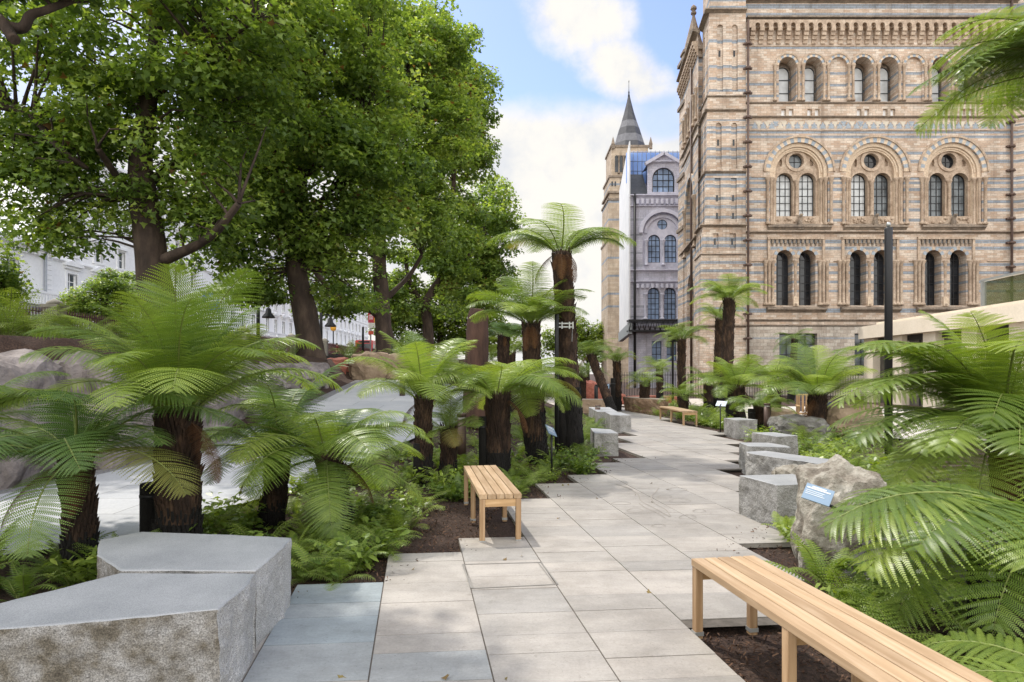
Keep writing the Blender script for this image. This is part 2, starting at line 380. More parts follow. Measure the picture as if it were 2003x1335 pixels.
_tc = _nt.nodes.new('ShaderNodeTexCoord'); _br = _nt.nodes.new('ShaderNodeTexBrick'); _nt.links.new(_tc.outputs['Object'], _br.inputs['Vector'])
_br.inputs['Scale'].default_value = 1; _br.inputs['Brick Width'].default_value = 1.8; _br.inputs['Row Height'].default_value = 0.9; _br.inputs['Mortar Size'].default_value = 0.008
_br.inputs['Color1'].default_value = (1,1,1,1); _br.inputs['Color2'].default_value = (.88,.89,.9,1); _br.inputs['Mortar'].default_value = (.45,.45,.45,1)
_nt.links.new(mixc(_nt, 1.0, _src, _br.outputs['Color'], 'MULTIPLY'), _bs.inputs['Base Color'])
FARPAVE = noisy('far_paving', [(0.3,(0.42,0.37,0.32)),(0.7,(0.50,0.45,0.39))], 0.8, 0.8, fine=(9,0.9,1.05))
GRAVEL = noisy('gravel', [(0.3,(0.10,0.10,0.11)),(0.6,(0.24,0.235,0.23)),(0.8,(0.38,0.37,0.36))], 28, 0.9, 0.8, 40, 0.02)
foot = [(-7.2,3.0),(-7.35,6.0),(-7.0,8.7),(-5.75,11.9),(-5.95,18),(-6.4,26.3)]
sheet('plaza', [(-7.3,5.3),(-4.7,5.4),(-3.75,6.1),(-3.35,7.5),(-2.75,10),(-2.1,13),(-1.3,18),(-0.3,24),(0.6,26.5)] + [(x+0.35,y) for x,y in reversed(foot[2:])], CONC, 0.01)
sheet('gravel_strip', [(x,y) for x,y in foot[1:]] + [(x+0.36,y) for x,y in reversed(foot[1:])], GRAVEL, 0.004)
sheet('far_paving', [(2.4,27.6),(4.4,31.2),(12.5,30.8),(12.5,40),(1.5,40)], FARPAVE, -0.003, 2.0)
sheet('patio', [(6.8,19.6),(7.4,17.6),(9.5,15.5),(14.5,14.5),(17.5,22),(17.5,30.5),(9.5,30.5)], noisy('patio_paving', [(0.3,(0.50,0.46,0.41)),(0.7,(0.60,0.56,0.50))], 0.8, 0.8), 0.0, 2.0)
# street beyond the railings
mb = MB()
def streetz(y): return 2.3 + 0.012*min(90,max(0,y-24))
ys = list(range(0,260,10))
mb.add([(x,y,streetz(y)-0.03) for y in ys for x in (-34,-22.5)], [(2*i+1,2*i+3,2*i+2,2*i) for i in range(len(ys)-1)])
struct('road', mb, noisy('asphalt', [(0.3,(0.042,0.042,0.044)),(0.7,(0.062,0.061,0.06))], 3, 0.9))
mb = MB()
mb.add([(x,y,streetz(y)+0.08) for y in ys for x in (-22.5,-17.8)] + [(x,y,streetz(y)-.05) for y in ys for x in (-22.5,-17.8)],
       [(2*i+1,2*i+3,2*i+2,2*i) for i in range(len(ys)-1)] + [(2*i,2*i+2,2*i+2+2*len(ys),2*i+2*len(ys)) for i in range(len(ys)-1)])
struct('pavement', mb, noisy('pavement_slabs', [(0.3,(0.3,0.29,0.27)),(0.7,(0.38,0.37,0.35))], 2, 0.85))
# ================================================================ BUILDINGS
S = 46.0 / F                              # metres per photograph pixel on the museum front
def fx(u): return (u - CX) * S
def fz(v): return EYE + (HZ - v) * S
BUFF1, BUFF2, MORT = (0.50,0.37,0.275), (0.70,0.62,0.53), (0.36,0.30,0.25)
GREY = (0.275,0.325,0.385)
def bandlist(): # grey-blue courses read off the photograph (row centre, half thickness in pixels)
    return [(13,4.5),(31,5),(93,3),(142,2.6),(165,2.6),(188,2.6),(245,1.5),(259,2.5),(268,2.5),(300,3),(316,3),(349,3),(358,2.5),(371,3),(395,3),(411,3),(431,3),(473,3.4),(486,3),(518,2.6),(534,3),(552,2.6),(570,2.2),(608,4)]
WALL = brick('striped_terracotta', BUFF1, BUFF2, MORT, 0.46, 0.165, [(fz(v), h*S) for v,h in bandlist()], GREY)
PALEWALL = brick('pale_basement_blocks', (0.42,0.36,0.30), (0.62,0.57,0.50), (0.27,0.235,0.2), 0.5, 0.235, [(fz(662),1.2*S)], GREY, var=0.4)
TERRA = noisy('terracotta_moulding', [(0.3,(0.29,0.21,0.15)),(0.55,(0.45,0.345,0.255)),(0.75,(0.58,0.48,0.375))], 2.2, 0.8, 0.25, 18, fine=(10,0.75,1.12))
TERRAD = noisy('weathered_terracotta', [(0.3,(0.15,0.12,0.095)),(0.6,(0.29,0.23,0.175)),(0.8,(0.42,0.34,0.26))], 1.6, 0.85, 0.25, 18, fine=(8,0.7,1.1))
BUFFM = noisy('buff_block', [(0.3,(0.54,0.41,0.29)),(0.7,(0.66,0.54,0.41))], 4, 0.85, fine=(12,0.8,1.1))
GREYM = noisy('grey_block', [(0.3,(0.25,0.29,0.335)),(0.7,(0.36,0.40,0.44))], 4, 0.85, fine=(12,0.8,1.1))
IRON = plain('black_iron', (0.018,0.018,0.02), 0.5, 0.2)
PIPE = noisy('rusty_downpipe', [(0.3,(0.06,0.035,0.028)),(0.7,(0.12,0.075,0.055))], 1.5, 0.6)
def glassmat(name, c, rough=0.08, var=0.3, sc_=0.8):
    m_ = noisy(name, [(0.35, tuple(x*(1-var) for x in c)), (0.65, tuple(x*(1+var) for x in c))], sc_, rough, detail=2)
    return m_
GL_LIGHT = glassmat('pale_window', (0.50,0.52,0.53), 0.12, 0.16, 1.4)  # pale pane colour, slightly mottled
GL_WHITE = glassmat('white_blind', (0.86,0.87,0.88), 0.2, 0.04)
GL_MID = glassmat('grey_window', (0.11,0.125,0.135), 0.06, 0.5)
GL_DARK = glassmat('dark_window', (0.016,0.018,0.022), 0.05, 0.6)
GL_BLUE = glassmat('blue_window', (0.28,0.38,0.56), 0.06, 0.3)
class Frame:           # a wall plane: origin, horizontal axis, inward axis
    def __init__(s, o, r, n): s.o = Vector(o); s.r = Vector(r).normalized(); s.n = Vector(n).normalized()
    def p(s, x, z, d=0): q = s.o + s.r*x + s.n*d; return Vector((q.x, q.y, s.o.z + z))
def wall_holes(mb, fr, outer, holes, d=0.0, mi=0, reveal=None, mir=None, close=()):
    """a flat wall with real openings; every hole gets a reveal of the given depth"""
    polys = [[Vector((x,z,0)) for x,z in outer]] + [[Vector((x,z,0)) for x,z in h] for h in holes]
    flat = [p for q in polys for p in q]
    tris = tessellate_polygon(polys); o = len(mb.v)
    vs = [fr.p(p.x, p.y, d) for p in flat]; fs = []
    for a,b,c in tris:
        n = (vs[b]-vs[a]).cross(vs[c]-vs[a])
        fs.append((a,b,c) if n.dot(fr.n) < 0 else (a,c,b))
    mb.add(vs, fs, mi)
    for i,h in enumerate(holes):
        rv = reveal[i] if isinstance(reveal,(list,tuple)) else reveal
        if not rv: continue
        n = len(h); vs = [fr.p(x,z,d) for x,z in h] + [fr.p(x,z,d+rv) for x,z in h]
        mb.add(vs, [(j,(j+1)%n,(j+1)%n+n,j+n) for j in range(n)], mi if mir is None else mir)
        if i in close: mb.add([fr.p(x,z,d+rv) for x,z in h], [tuple(range(n))], mi)
def arch(cx, zs, r, zb, n=14):             # round-headed outline, springing at zs, foot at zb
    return [(cx-r,zb),(cx+r,zb)] + [(cx+r*math.cos(math.pi*i/n), zs+r*math.sin(math.pi*i/n)) for i in range(n+1)]
def rect(x0,x1,z0,z1): return [(x0,z0),(x1,z0),(x1,z1),(x0,z1)]
def circ(cx,cz,r,n=20): return [(cx+r*math.cos(2*math.pi*i/n), cz+r*math.sin(2*math.pi*i/n)) for i in range(n)]
def fbox(mb, fr, x0,x1,z0,z1,d0,d1,mi=0):
    vs = [fr.p(x,z,d) for d in (d0,d1) for x,z in ((x0,z0),(x1,z0),(x1,z1),(x0,z1))]
    mb.add(vs, [(0,1,2,3),(7,6,5,4),(0,4,5,1),(1,5,6,2),(2,6,7,3),(3,7,4,0)], mi)
def ring(mb, fr, cx, zs, r0, r1, d0, d1, mis=(0,), n=16, a0=0.0, a1=math.pi, sub=2):
    """voussoir ring, n blocks alternating the material indices"""
    for i in range(n):
        for k in range(sub):
            t0 = a0+(a1-a0)*(i+k/sub)/n; t1 = a0+(a1-a0)*(i+(k+1)/sub)/n
            q = [(r0,t0),(r1,t0),(r1,t1),(r0,t1)]
            vs = [fr.p(cx+r*math.cos(t), zs+r*math.sin(t), d) for d in (d0,d1) for r,t in q]
            mb.add(vs, [(0,1,2,3),(0,4,5,1),(1,5,6,2),(2,6,7,3),(3,7,4,0)], mis[i%len(mis)])
def shaft(mb, fr, x, d, z0, z1, r, mi=0, cap=True):
    c = fr.p(x, 0, d); h = z1 - z0; k = min(0.28, h*0.14)
    mb.lathe([(r*1.7,0),(r*1.7,k*.5),(r*1.25,k*.6),(r*1.0,k),(r,h-k*1.5),(r*1.15,h-k*1.4),(r*1.2,h-k),(r*1.9,h-k*.35),(r*2.0,h-k*.2),(r*2.0,h)], (c.x,c.y,fr.o.z+z0), 10, mi)
def window(parent, fr, outline, d, glass, nv=1, nh=5, bar=0.035, framem=None, rings=True):
    """frame with glazing bars as the part, its pane as the sub-part"""
    framem = framem or IRON
    xs = [p[0] for p in outline]; zs = [p[1] for p in outline]; x0,x1,z0,z1 = min(xs),max(xs),min(zs),max(zs); cx=(x0+x1)/2
    mb = MB(); n = len(outline)
    for i in range(n):
        a,b = outline[i], outline[(i+1)%n]
        ia,ib = [((p[0]-cx)*0.90+cx, (p[1]-(z0+z1)/2)*0.96+(z0+z1)/2) for p in (a,b)]
        vs = [fr.p(*a,d-.03),fr.p(*b,d-.03),fr.p(*ib,d-.03),fr.p(*ia,d-.03),fr.p(*ia,d+.02),fr.p(*ib,d+.02)]
        mb.add(vs, [(0,1,2,3),(3,2,5,4)])
    def top(x):
        hits = []
        for i in range(n):
            a,b = outline[i],outline[(i+1)%n]
            if (a[0]-x)*(b[0]-x) <= 0 and abs(a[0]-b[0]) > 1e-6: hits.append(a[1]+(b[1]-a[1])*(x-a[0])/(b[0]-a[0]))
        return max(hits) if hits else z1
    for i in range(nv):
        x = x0+(x1-x0)*(i+1)/(nv+1); fbox(mb, fr, x-bar/2, x+bar/2, z0, top(x), d-.025, d+.015)
    for j in range(nh):
        z = z0+(z1-z0)*(j+1)/(nh+1)
        w = [x for x in np.linspace(x0,x1,40) if top(x) >= z]
        if w: fbox(mb, fr, min(w), max(w), z-bar*.45, z+bar*.45, d-.022, d+.012)
    f = part('window', mb, framem, parent)
    pm = MB(); pm.add([fr.p(x,z,d+.02) for x,z in outline], [tuple(range(n))])
    part('pane', pm, glass, f)
    return f
def string(parent, fr, x0, x1, zc, h, proud, mat, name='string_course', deep=0.15, slope=0.0):
    mb = MB(); hh = h/2
    prof = [(zc-hh, 0.0),(zc-hh*.2,-proud*.55),(zc+hh*.1,-proud),(zc+hh*.75,-proud),(zc+hh,-proud*.4+0)]
    prof = [(zc-hh, deep)] + prof + [(zc+hh+slope, deep)]
    vs = [fr.p(x,z,d) for x in (x0,x1) for z,d in prof]; n = len(prof)
    mb.add(vs, [(i,i+n,i+1+n,i+1) for i in range(n-1)] + [tuple(reversed(range(n))), tuple(range(n,2*n))])
    return part(name, mb, mat, parent)
def gpart(name, parent, mat): return MB(), name, mat, parent

mus = thing('museum_building', 'large striped buff and grey terracotta building with round arched windows, front facing the garden', 'building', (fx(1700),46,0))
FR = Frame((0,46,0),(1,0,0),(0,1,0))
def build_front():
    W0, W1 = fx(1452), fx(1990)
    up = [1540.4,1591.4,1639.7,1688.2,1739,1787.5,1840.3,1891.3,1941]; blind = (2,5,8)
    big = [1563,1711.1,1864.2]
    low = [(1534.4,1579.1),(1678.4,1724.8),(1825.5,1874.0)]
    holes, rev, close = [], [], []
    def H(h, r, c=False):
        if c: close.append(len(holes))
        holes.append(h); rev.append(r)
    for i,u in enumerate(up): H(arch(fx(u),fz(129),17*S,fz(199)), 0.16 if i in blind else 0.95, i in blind)
    small = []
    for i,u in enumerate(up):
        if i in blind: continue
        for du in (-7.5,7.5):
            h = rect(fx(u+du-4.6),fx(u+du+4.6),fz(227),fz(213.5)); small.append(h); H(h, 0.25)
    for u in big: H(arch(fx(u),fz(336),57*S,fz(441)), 0.14)
    for a,b in low:
        for u in (a,b): H(arch(fx(u),fz(505.5),16*S,fz(598)), 0.85)
    base = []
    for u in (1560,1707,1855):
        h = rect(fx(u-37),fx(u+37),fz(735),fz(653)); base.append(h)
    mb = MB()
    wall_holes(mb, FR, rect(W0,W1,fz(641),fz(-260)), holes, 0, 0, rev, 0, close)
    part('wall', mb, WALL, mus)
    mb = MB()
    wall_holes(mb, FR, rect(W0,W1,-0.6,fz(641)), base, -0.12, 0, 0.45)
    fbox(mb, FR, W0, W1, fz(641), fz(639.5), -.12, .1)
    part('basement_wall', mb, PALEWALL, mus)
    for h in base: window(mus, FR, [(x,z) for x,z in h], 0.3, GL_MID, 3, 3, 0.05)
    for h in small: window(mus, FR, h, 0.2, GL_WHITE, 0, 0, 0.03, BUFFM)
    # upper arcade: archivolts, shafts, deep windows
    for i,u in enumerate(up):
        mb = MB(); ring(mb, FR, fx(u), fz(129), 17*S, 22*S, -0.05, 0.1, (0,1), 11); ring(mb, FR, fx(u), fz(129), 22*S, 25.3*S, -0.10, 0.1, (2,), 12)
        part('archivolt', mb, [BUFFM,GREYM,TERRA], mus)
        if i not in blind: window(mus, FR, arch(fx(u),fz(134),13*S,fz(199),12), 0.9, GL_LIGHT, 0, 2, 0.06)
    for i in range(len(up)+1):
        xc = (up[i-1]+up[i])/2 if 0 < i < len(up) else (up[0]-25 if i == 0 else up[-1]+25)
        for du in ((-4.3,4.3) if 0 < i < len(up) else (0,)):
            mb = MB(); shaft(mb, FR, fx(xc+du), -0.06, fz(199), fz(127), 0.085); part('column', mb, TERRA, mus)
    # big arched bays
    for bi,u in enumerate(big):
        x = fx(u); zs = fz(336); zb = fz(441)
        mb = MB(); ring(mb, FR, x, zs, 57*S, 66*S, -0.05, 0.1, (0,1), 27, sub=1); ring(mb, FR, x, zs, 66*S, 70*S, -0.13, 0.1, (2,), 24, sub=1)
        part('archivolt', mb, [BUFFM,GREYM,TERRA], mus)
        mb = MB()
        wall_holes(mb, FR, arch(x,zs,57.5*S,zb,24), [arch(x,zs,50*S,fz(440),24)], 0.14, 0, 0.16)
        wall_holes(mb, FR, arch(x,zs,50.5*S,fz(440),24), [arch(x,zs,43*S,fz(439),24)], 0.30, 0, 0.22)
        ring(mb, FR, x, zs, 46*S, 49.5*S, 0.24, 0.34, (0,), 22, sub=1)
        part('arch_moulding', mb, BUFFM, mus)
        mb = MB(); d = 0.52
        lan = [arch(x+du*S,fz(351),16.3*S,fz(421),16) for du in (-22.5,22.5)]
        tri_ = [[(x+sx*28*S,fz(322)),(x+sx*34*S,fz(321)),(x+sx*35*S,fz(314)),(x+sx*29*S,fz(305.5)),(x+sx*27*S,fz(312))] for sx in (-1,1)]
        rd = circ(x,fz(311),14.5*S)
        wall_holes(mb, FR, arch(x,zs,43.5*S,fz(440),24), lan+tri_+[rd], d, 0, [0.42,0.42,0.2,0.2,0.3], None, (2,3))
        ring(mb, FR, x, fz(311), 15*S, 21*S, d-0.09, d+.02, (0,), 24, 0, 2*math.pi, 1)
        for l_ in (-22.5,22.5): ring(mb, FR, x+l_*S, fz(351), 16.3*S, 20*S, d-.07, d+.02, (0,), 14, sub=1)
        part('tracery', mb, TERRA, mus)
        gl = (GL_LIGHT,GL_LIGHT,GL_MID)[bi]
        for li,l_ in enumerate(lan): window(mus, FR, l_, d+0.36, GL_MID if (bi == 1 and li == 1) else gl, 2, 5, 0.045)
        window(mus, FR, rd, d+0.26, GL_MID if bi == 0 else GL_DARK, 1, 1, 0.04)
        for du in (-53.5,-46.5,46.5,53.5,62,-62):
            mb = MB(); dd = {53.5:0.10,46.5:0.27,62:-0.07}[abs(du)]; shaft(mb, FR, x+du*S, dd, fz(440), fz(347), 0.10); part('column', mb, TERRA, mus)
        mb = MB(); shaft(mb, FR, x, d-0.1, fz(421), fz(350), 0.10); part('column', mb, TERRA, mus)
        mb = MB(); fbox(mb, FR, x-43*S, x+43*S, fz(438.5), fz(421.5), 0.28, 0.56, 0)
        rg = random.Random(bi)
        for q in range(26):
            uu = x + rg.uniform(-38,38)*S; zz = fz(430)+rg.uniform(-4.5,4.5)*S
            if abs(uu-x) < 6*S: continue
            c = FR.p(uu, zz, 0.27); mb.lathe([(0.02,-.09),(0.09,-.04),(0.1,.03),(0.03,.09)], c, 6, 0)
        part('carved_panel', mb, TERRA, mus)
        mb = MB()                          # carved beast sitting between the lights
        c = FR.p(x+2*S, fz(438), 0.1)
        mb.tube([c+Vector((0,0,-.3)),c+Vector((0,-.02,.1)),c+Vector((.02,-.06,.45)),c+Vector((.05,-.2,.62)),c+Vector((.06,-.36,.6))],[.16,.17,.14,.12,.06],8)
        mb.tube([c+Vector((.05,-.12,-.25)),c+Vector((.07,-.17,.2))],[.05,.07],6); mb.tube([c+Vector((-.05,-.12,-.25)),c+Vector((-.05,-.17,.2))],[.05,.07],6)
        fbox(mb, FR, x-3*S, x+7*S, fz(449), fz(440), -0.14, 0.2)
        part('carved_beast', mb, TERRAD, mus)
        string(mus, FR, x-62*S, x+62*S, fz(446), 9*S, 0.22, TERRAD, 'window_sill', 0.3, 0.2)
    # first-floor pairs below, under square dentilled hoods
    for bi,(a,b) in enumerate(low):
        xc = fx((a+b)/2)
        for u in (a,b):
            mb = MB(); ring(mb, FR, fx(u), fz(505.5), 16*S, 22.4*S, -0.05, 0.1, (0,1), 9); part('archivolt', mb, [TERRA,GREYM], mus)
            window(mus, FR, arch(fx(u),fz(506),15.6*S,fz(598),14), 0.78, GL_DARK, 2, 6, 0.045)
        mb = MB(); fbox(mb, FR, xc-56*S, xc+56*S, fz(469), fz(464.5), -0.16, .1)
        for sx in (-1,1): fbox(mb, FR, xc+sx*53.5*S-2.4*S, xc+sx*53.5*S+2.4*S, fz(511), fz(469), -0.11, .1)
        part('square_hood', mb, TERRA, mus)
        mb = MB()
        for q in range(12):
            xx = xc+(-46+q*8.4)*S; fbox(mb, FR, xx-2.2*S, xx+2.2*S, fz(477), fz(469), -0.12, .05); fbox(mb, FR, xx-1.6*S, xx+1.6*S, fz(481), fz(477), -0.07, .05)
        part('dentils', mb, TERRAD, mus)
        for du in (-53,-46,-1,46,53,60,-60):
            mb = MB(); shaft(mb, FR, xc+du*S, -0.08 if abs(du) > 20 else 0.02, fz(598), fz(510), 0.105); part('column', mb, TERRA, mus)
            if du == -1:
                mb = MB(); fbox(mb, FR, xc+(du-5)*S, xc+(du+5)*S, fz(599), fz(581), -0.12, .3); part('pedestal', mb, BUFFM, mus)
        string(mus, FR, xc-58*S, xc+58*S, fz(607), 10*S, 0.30, TERRAD, 'window_sill', 0.2, 0.18)
    # string courses
    for v,h,pr,mt in ((4,5,.28,TERRAD),(40,9,.42,TERRAD),(91,2.5,.05,TERRA),(202.5,3.5,.12,TERRAD),(230,4.5,.16,TERRAD),(256,2,.05,TERRA),(347,2,.05,TERRA),(455.5,5,.2,TERRAD),(512,2.2,.06,TERRA),(627,5,.12,TERRAD),(638,5,.2,TERRAD)):
        if v in (347,512):
            segs = [(1470,1500),(1630,1646),(1778,1797),(1931,1985)]
            for a,b in segs: string(mus, FR, fx(a), fx(b), fz(v), h*S, pr, mt)
        else: string(mus, FR, fx(1459), W1, fz(v), h*S, pr, mt)
    # corbel table
    n = 29
    for i in range(n+1):
        u = 1470 + i*17.3
        mb = MB()
        for j,(v0,v1,pr) in enumerate(((58,66,.40),(66,73,.31),(73,80,.2),(80,87,.1))):
            fbox(mb, FR, fx(u-4.2), fx(u+4.2), fz(v1), fz(v0), -pr, .05)
        part('corbel', mb, TERRA, mus)
    mb = MB()
    hs = [arch(fx(1470+(i+.5)*17.3), fz(54), 4.6*S, fz(59.5), 8) for i in range(n)]
    wall_holes(mb, FR, rect(fx(1461),W1,fz(59.6),fz(44)), [[(x,max(z,fz(59.5))) for x,z in h] for h in hs], -0.36, 0, 0.35)
    mb.add([FR.p(x,fz(59.6),d) for x,d in ((fx(1461),-.36),(W1,-.36),(W1,0.02),(fx(1461),0.02))], [])
    part('corbel_arcade', mb, TERRA, mus)
    # band of triangles
    mb = MB(); rg = random.Random(3)
    for i in range(31):
        u = 1470 + i*16.6
        for a,b,c,mi in (((u,252),(u+13,252),(u+6.5,239),0),((u+8,238),(u+20,238),(u+14.4,250),1)):
            mi = mi if rg.random() > .12 else 1-mi
            vs = [FR.p(fx(p[0]),fz(p[1]),-.012) for p in (a,b,c)]; mb.add(vs, [(0,1,2)], mi)
    part('triangle_frieze', mb, [GREYM,noisy('cream_block',[(0.3,(0.5,0.44,0.35)),(0.7,(0.6,0.54,0.45))],5,0.85)], mus)
    # downpipes with collars
    for u,v0,v1 in ((1463.5,55,735),(1975,-40,735)):
        mb = MB(); c = FR.p(fx(u),0,-0.2) if u > 1500 else Vector(((u-CX)/F*44.95,44.95,0)); mb.tube([(c.x,c.y,fz(v1)),(c.x,c.y,fz(v0))], 0.085, 8)
        for k in range(18):
            v = 100 + k*47
            if v < v1-5: mb.lathe([(0.10,-.09),(0.19,-.08),(0.19,.08),(0.10,.09)], (c.x,c.y,fz(v)), 8); mb.box(c.x-.3,c.x+.3,c.y,c.y+.2,fz(v)-.06,fz(v)+.06)
        part('downpipe', mb, PIPE, mus)
    # body and return wall on the right, parapet
    mb = MB(); mb.box(fx(1590), fx(2250), 47.2, 60, -0.6, fz(-260)); mb.box(W0, fx(1590), 47.2, 49.5, -0.6, fz(-260)); part('building_core', mb, WALL, mus)
    fr2 = Frame((W1,46,0),(0.82,-0.57,0),(0.57,0.82,0)); mb = MB()
    wall_holes(mb, fr2, rect(0,7,-.6,fz(-260)), [], 0); part('angled_bay', mb, WALL, mus)
    for v,h,pr in ((455.5,5,.2),(638,5,.2),(230,4.5,.16),(40,9,.4)): string(mus, fr2, 0, 7, fz(v), h*S, pr, TERRAD)
build_front()
def turret_stage(x0,x1,y0,y1,v0,v1,slots,kind):
    """one storey of the corner turret: v0 above v1; slots = sunk panels on both seen faces"""
    mb = MB(); fr = Frame((x0,y0,0),(1,0,0),(0,1,0)); w = x1-x0
    hs = []
    for c in (0.30,0.70):
        if not slots: break
        a,b = slots
        hs.append(arch(w*c, fz(a)-0.2, 0.21, fz(b), 8) if kind == 'arch' else rect(w*c-.21, w*c+.21, fz(b), fz(a)))
    wall_holes(mb, fr, rect(0,w,fz(v1),fz(v0)), hs, 0, 0, 0.14, 0, tuple(range(len(hs))))
    # side face towards the street, running slightly outwards like the building's flank
    L_ = y1-y0; fs = Frame((x0,y0,0),(0.113,1,0),(1,-0.113,0)); hs = []
    for c in (0.3,0.7):
        if slots: hs.append(rect(L_*c-.18, L_*c+.18, fz(slots[1]), fz(slots[0])))
    wall_holes(mb, fs, rect(0,L_,fz(v1),fz(v0)), hs, 0, 0, 0.14, 0, tuple(range(len(hs))))
    mb.add([(x0,y0,fz(v0)),(x1,y0,fz(v0)),(x1,y1,fz(v0)),(x0+.113*L_,y1,fz(v0))], [(0,1,2,3)])
    f = part('turret_stage', mb, WALL, mus)
    if slots:
        sm = MB()
        for c in (0.30,0.70):
            zc = fz(slots[0])+(fz(slots[1])-fz(slots[0]))*0.42
            for q in ((zc,) if kind == 'arch' else (zc-.1, zc-1.35)):
                if slots[1]-slots[0] < 30 and q != zc-.1: continue
                fbox(sm, fr, w*c-.07, w*c+.07, q-.22, q+.22, 0.125, 0.2)
        part('slit', sm, GL_DARK, f)
    # side moulding strips
    return f
def build_turret():
    y0 = 45.1
    k = lambda u: (u-CX)/F*y0
    xr = k(1459)
    for v0,v1,uL,sl_,kd in ((-260,37,1388,None,''),(37,199,1387,(62,190),'arch'),(199,227,1384,None,''),(227,345,1383,(250,338),'arch'),(345,450,1380,(356,440),'rect'),(450,503,1374,(462,492),'rect'),(503,640,1371,None,''),(640,770,1369,None,'')):
        turret_stage(k(uL), xr, y0, 47.6, v0, v1, sl_, kd)
    fr = Frame((0,y0,0),(1,0,0),(0,1,0)); 
    for v,h,pr,uL in ((37,7,.3,1386),(200,4,.12,1385),(227,5,.18,1383),(345,5,.16,1381),(448,6,.26,1376),(503,3,.1,1372),(640,6,.2,1370)):
        string(mus, fr, k(uL)-pr, xr, fz(v), h*S, pr, TERRAD)
        fs = Frame((k(uL),y0,0),(0.113,1,0),(1,-0.113,0)); string(mus, fs, 0, 2.5, fz(v), h*S, pr, TERRAD)
    # flank: wall running back to the far corner turret
    D = 8.4; o = (k(1381), 47.4, 0); fs = Frame((o[0]+.12,o[1],0),(0.113,1,0),(1,-0.113,0)); mb = MB()
    hs = [arch(3.6, fz(360), 1.9, fz(470), 18), arch(3.6, fz(560), 1.6, fz(650), 14)] + [arch(1.1+1.25*i, fz(150), 0.4, fz(215), 8) for i in range(5)]
    wall_holes(mb, fs, rect(0,D,-.6,fz(36)), hs, 0, 0, [0.5,0.5]+[.4]*5, 0, (0,1)); part('flank_wall', mb, WALL, mus)
    for h in hs[2:]: window(mus, fs, h, 0.35, GL_DARK, 0, 2, 0.05)
    mb = MB(); ring(mb, fs, 3.6, fz(360), 1.9, 2.25, -.12, .1, (0,1), 18, sub=1); part('archivolt', mb, [BUFFM,GREYM], mus)
    for i in range(6):
        mb = MB(); shaft(mb, fs, 0.5+1.25*i, -.08, fz(215), fz(150), 0.1); part('column', mb, TERRA, mus)
    for i in range(4):
        mb = MB(); shaft(mb, fs, 1.2+(0.25*(i%2))+(4.7 if i > 1 else 0), -.05, fz(470), fz(362), 0.12); part('column', mb, TERRA, mus)
    for v,h,pr in ((40,9,.42),(228,5,.16),(455,6,.25),(640,6,.2),(250,3,.1)): string(mus, fs, 0, D, fz(v), h*S, pr, TERRAD)
    for i in range(16):
        mb = MB()
        for v0,v1,pr in ((58,66,.40),(66,73,.31),(73,80,.2),(80,87,.1)): fbox(mb, fs, .35+i*.52-.15, .35+i*.52+.15, fz(v1), fz(v0), -pr, .05)
        part('corbel', mb, TERRA, mus)
    mb = MB(); c = fs.p(2.55,0,-.1); mb.tube([(c.x,c.y,0),(c.x,c.y,fz(60))],0.09,8); part('downpipe', mb, PIPE, mus)
    # far corner turret with its little stone spire
    yb = 54.6; k2 = lambda u: (u-CX)/F*yb; z2 = lambda v: EYE+(HZ-v)/F*yb
    mb = MB(); st = [(770,640,1331,1368),(640,448,1333,1368),(448,346,1334,1368),(346,205,1336,1369),(205,118,1337,1371)]
    for a,b,u0,u1 in st: mb.box(k2(u0),k2(u1),yb-.6,yb+1.2,z2(a),z2(b))
    part('corner_turret', mb, WALL, mus)
    for v,u0 in ((640,1330),(448,1332),(346,1333),(205,1334),(118,1334)):
        mb = MB(); mb.box(k2(u0-1.5),k2(1371),yb-.8,yb+1.4,z2(v)-.14,z2(v)+.14); part('string_course', mb, TERRAD, mus)
    mb = MB(); c = (k2(1358), yb+.2, z2(118)); h = z2(30)-z2(118)
    mb.lathe([(0.95,0),(0.95,.5),(1.15,.55),(1.1,.8),(0.85,1.0),(0.12,h),(0.12,h+.1),(0.24,h+.2),(0.24,h+.35),(0.1,h+.45),(0.28,h+.62),(0.24,h+.8),(0.05,h+1.0)], c, 8, 0, False, math.pi/8)
    part('pinnacle', mb, TERRAD, mus)
build_turret()
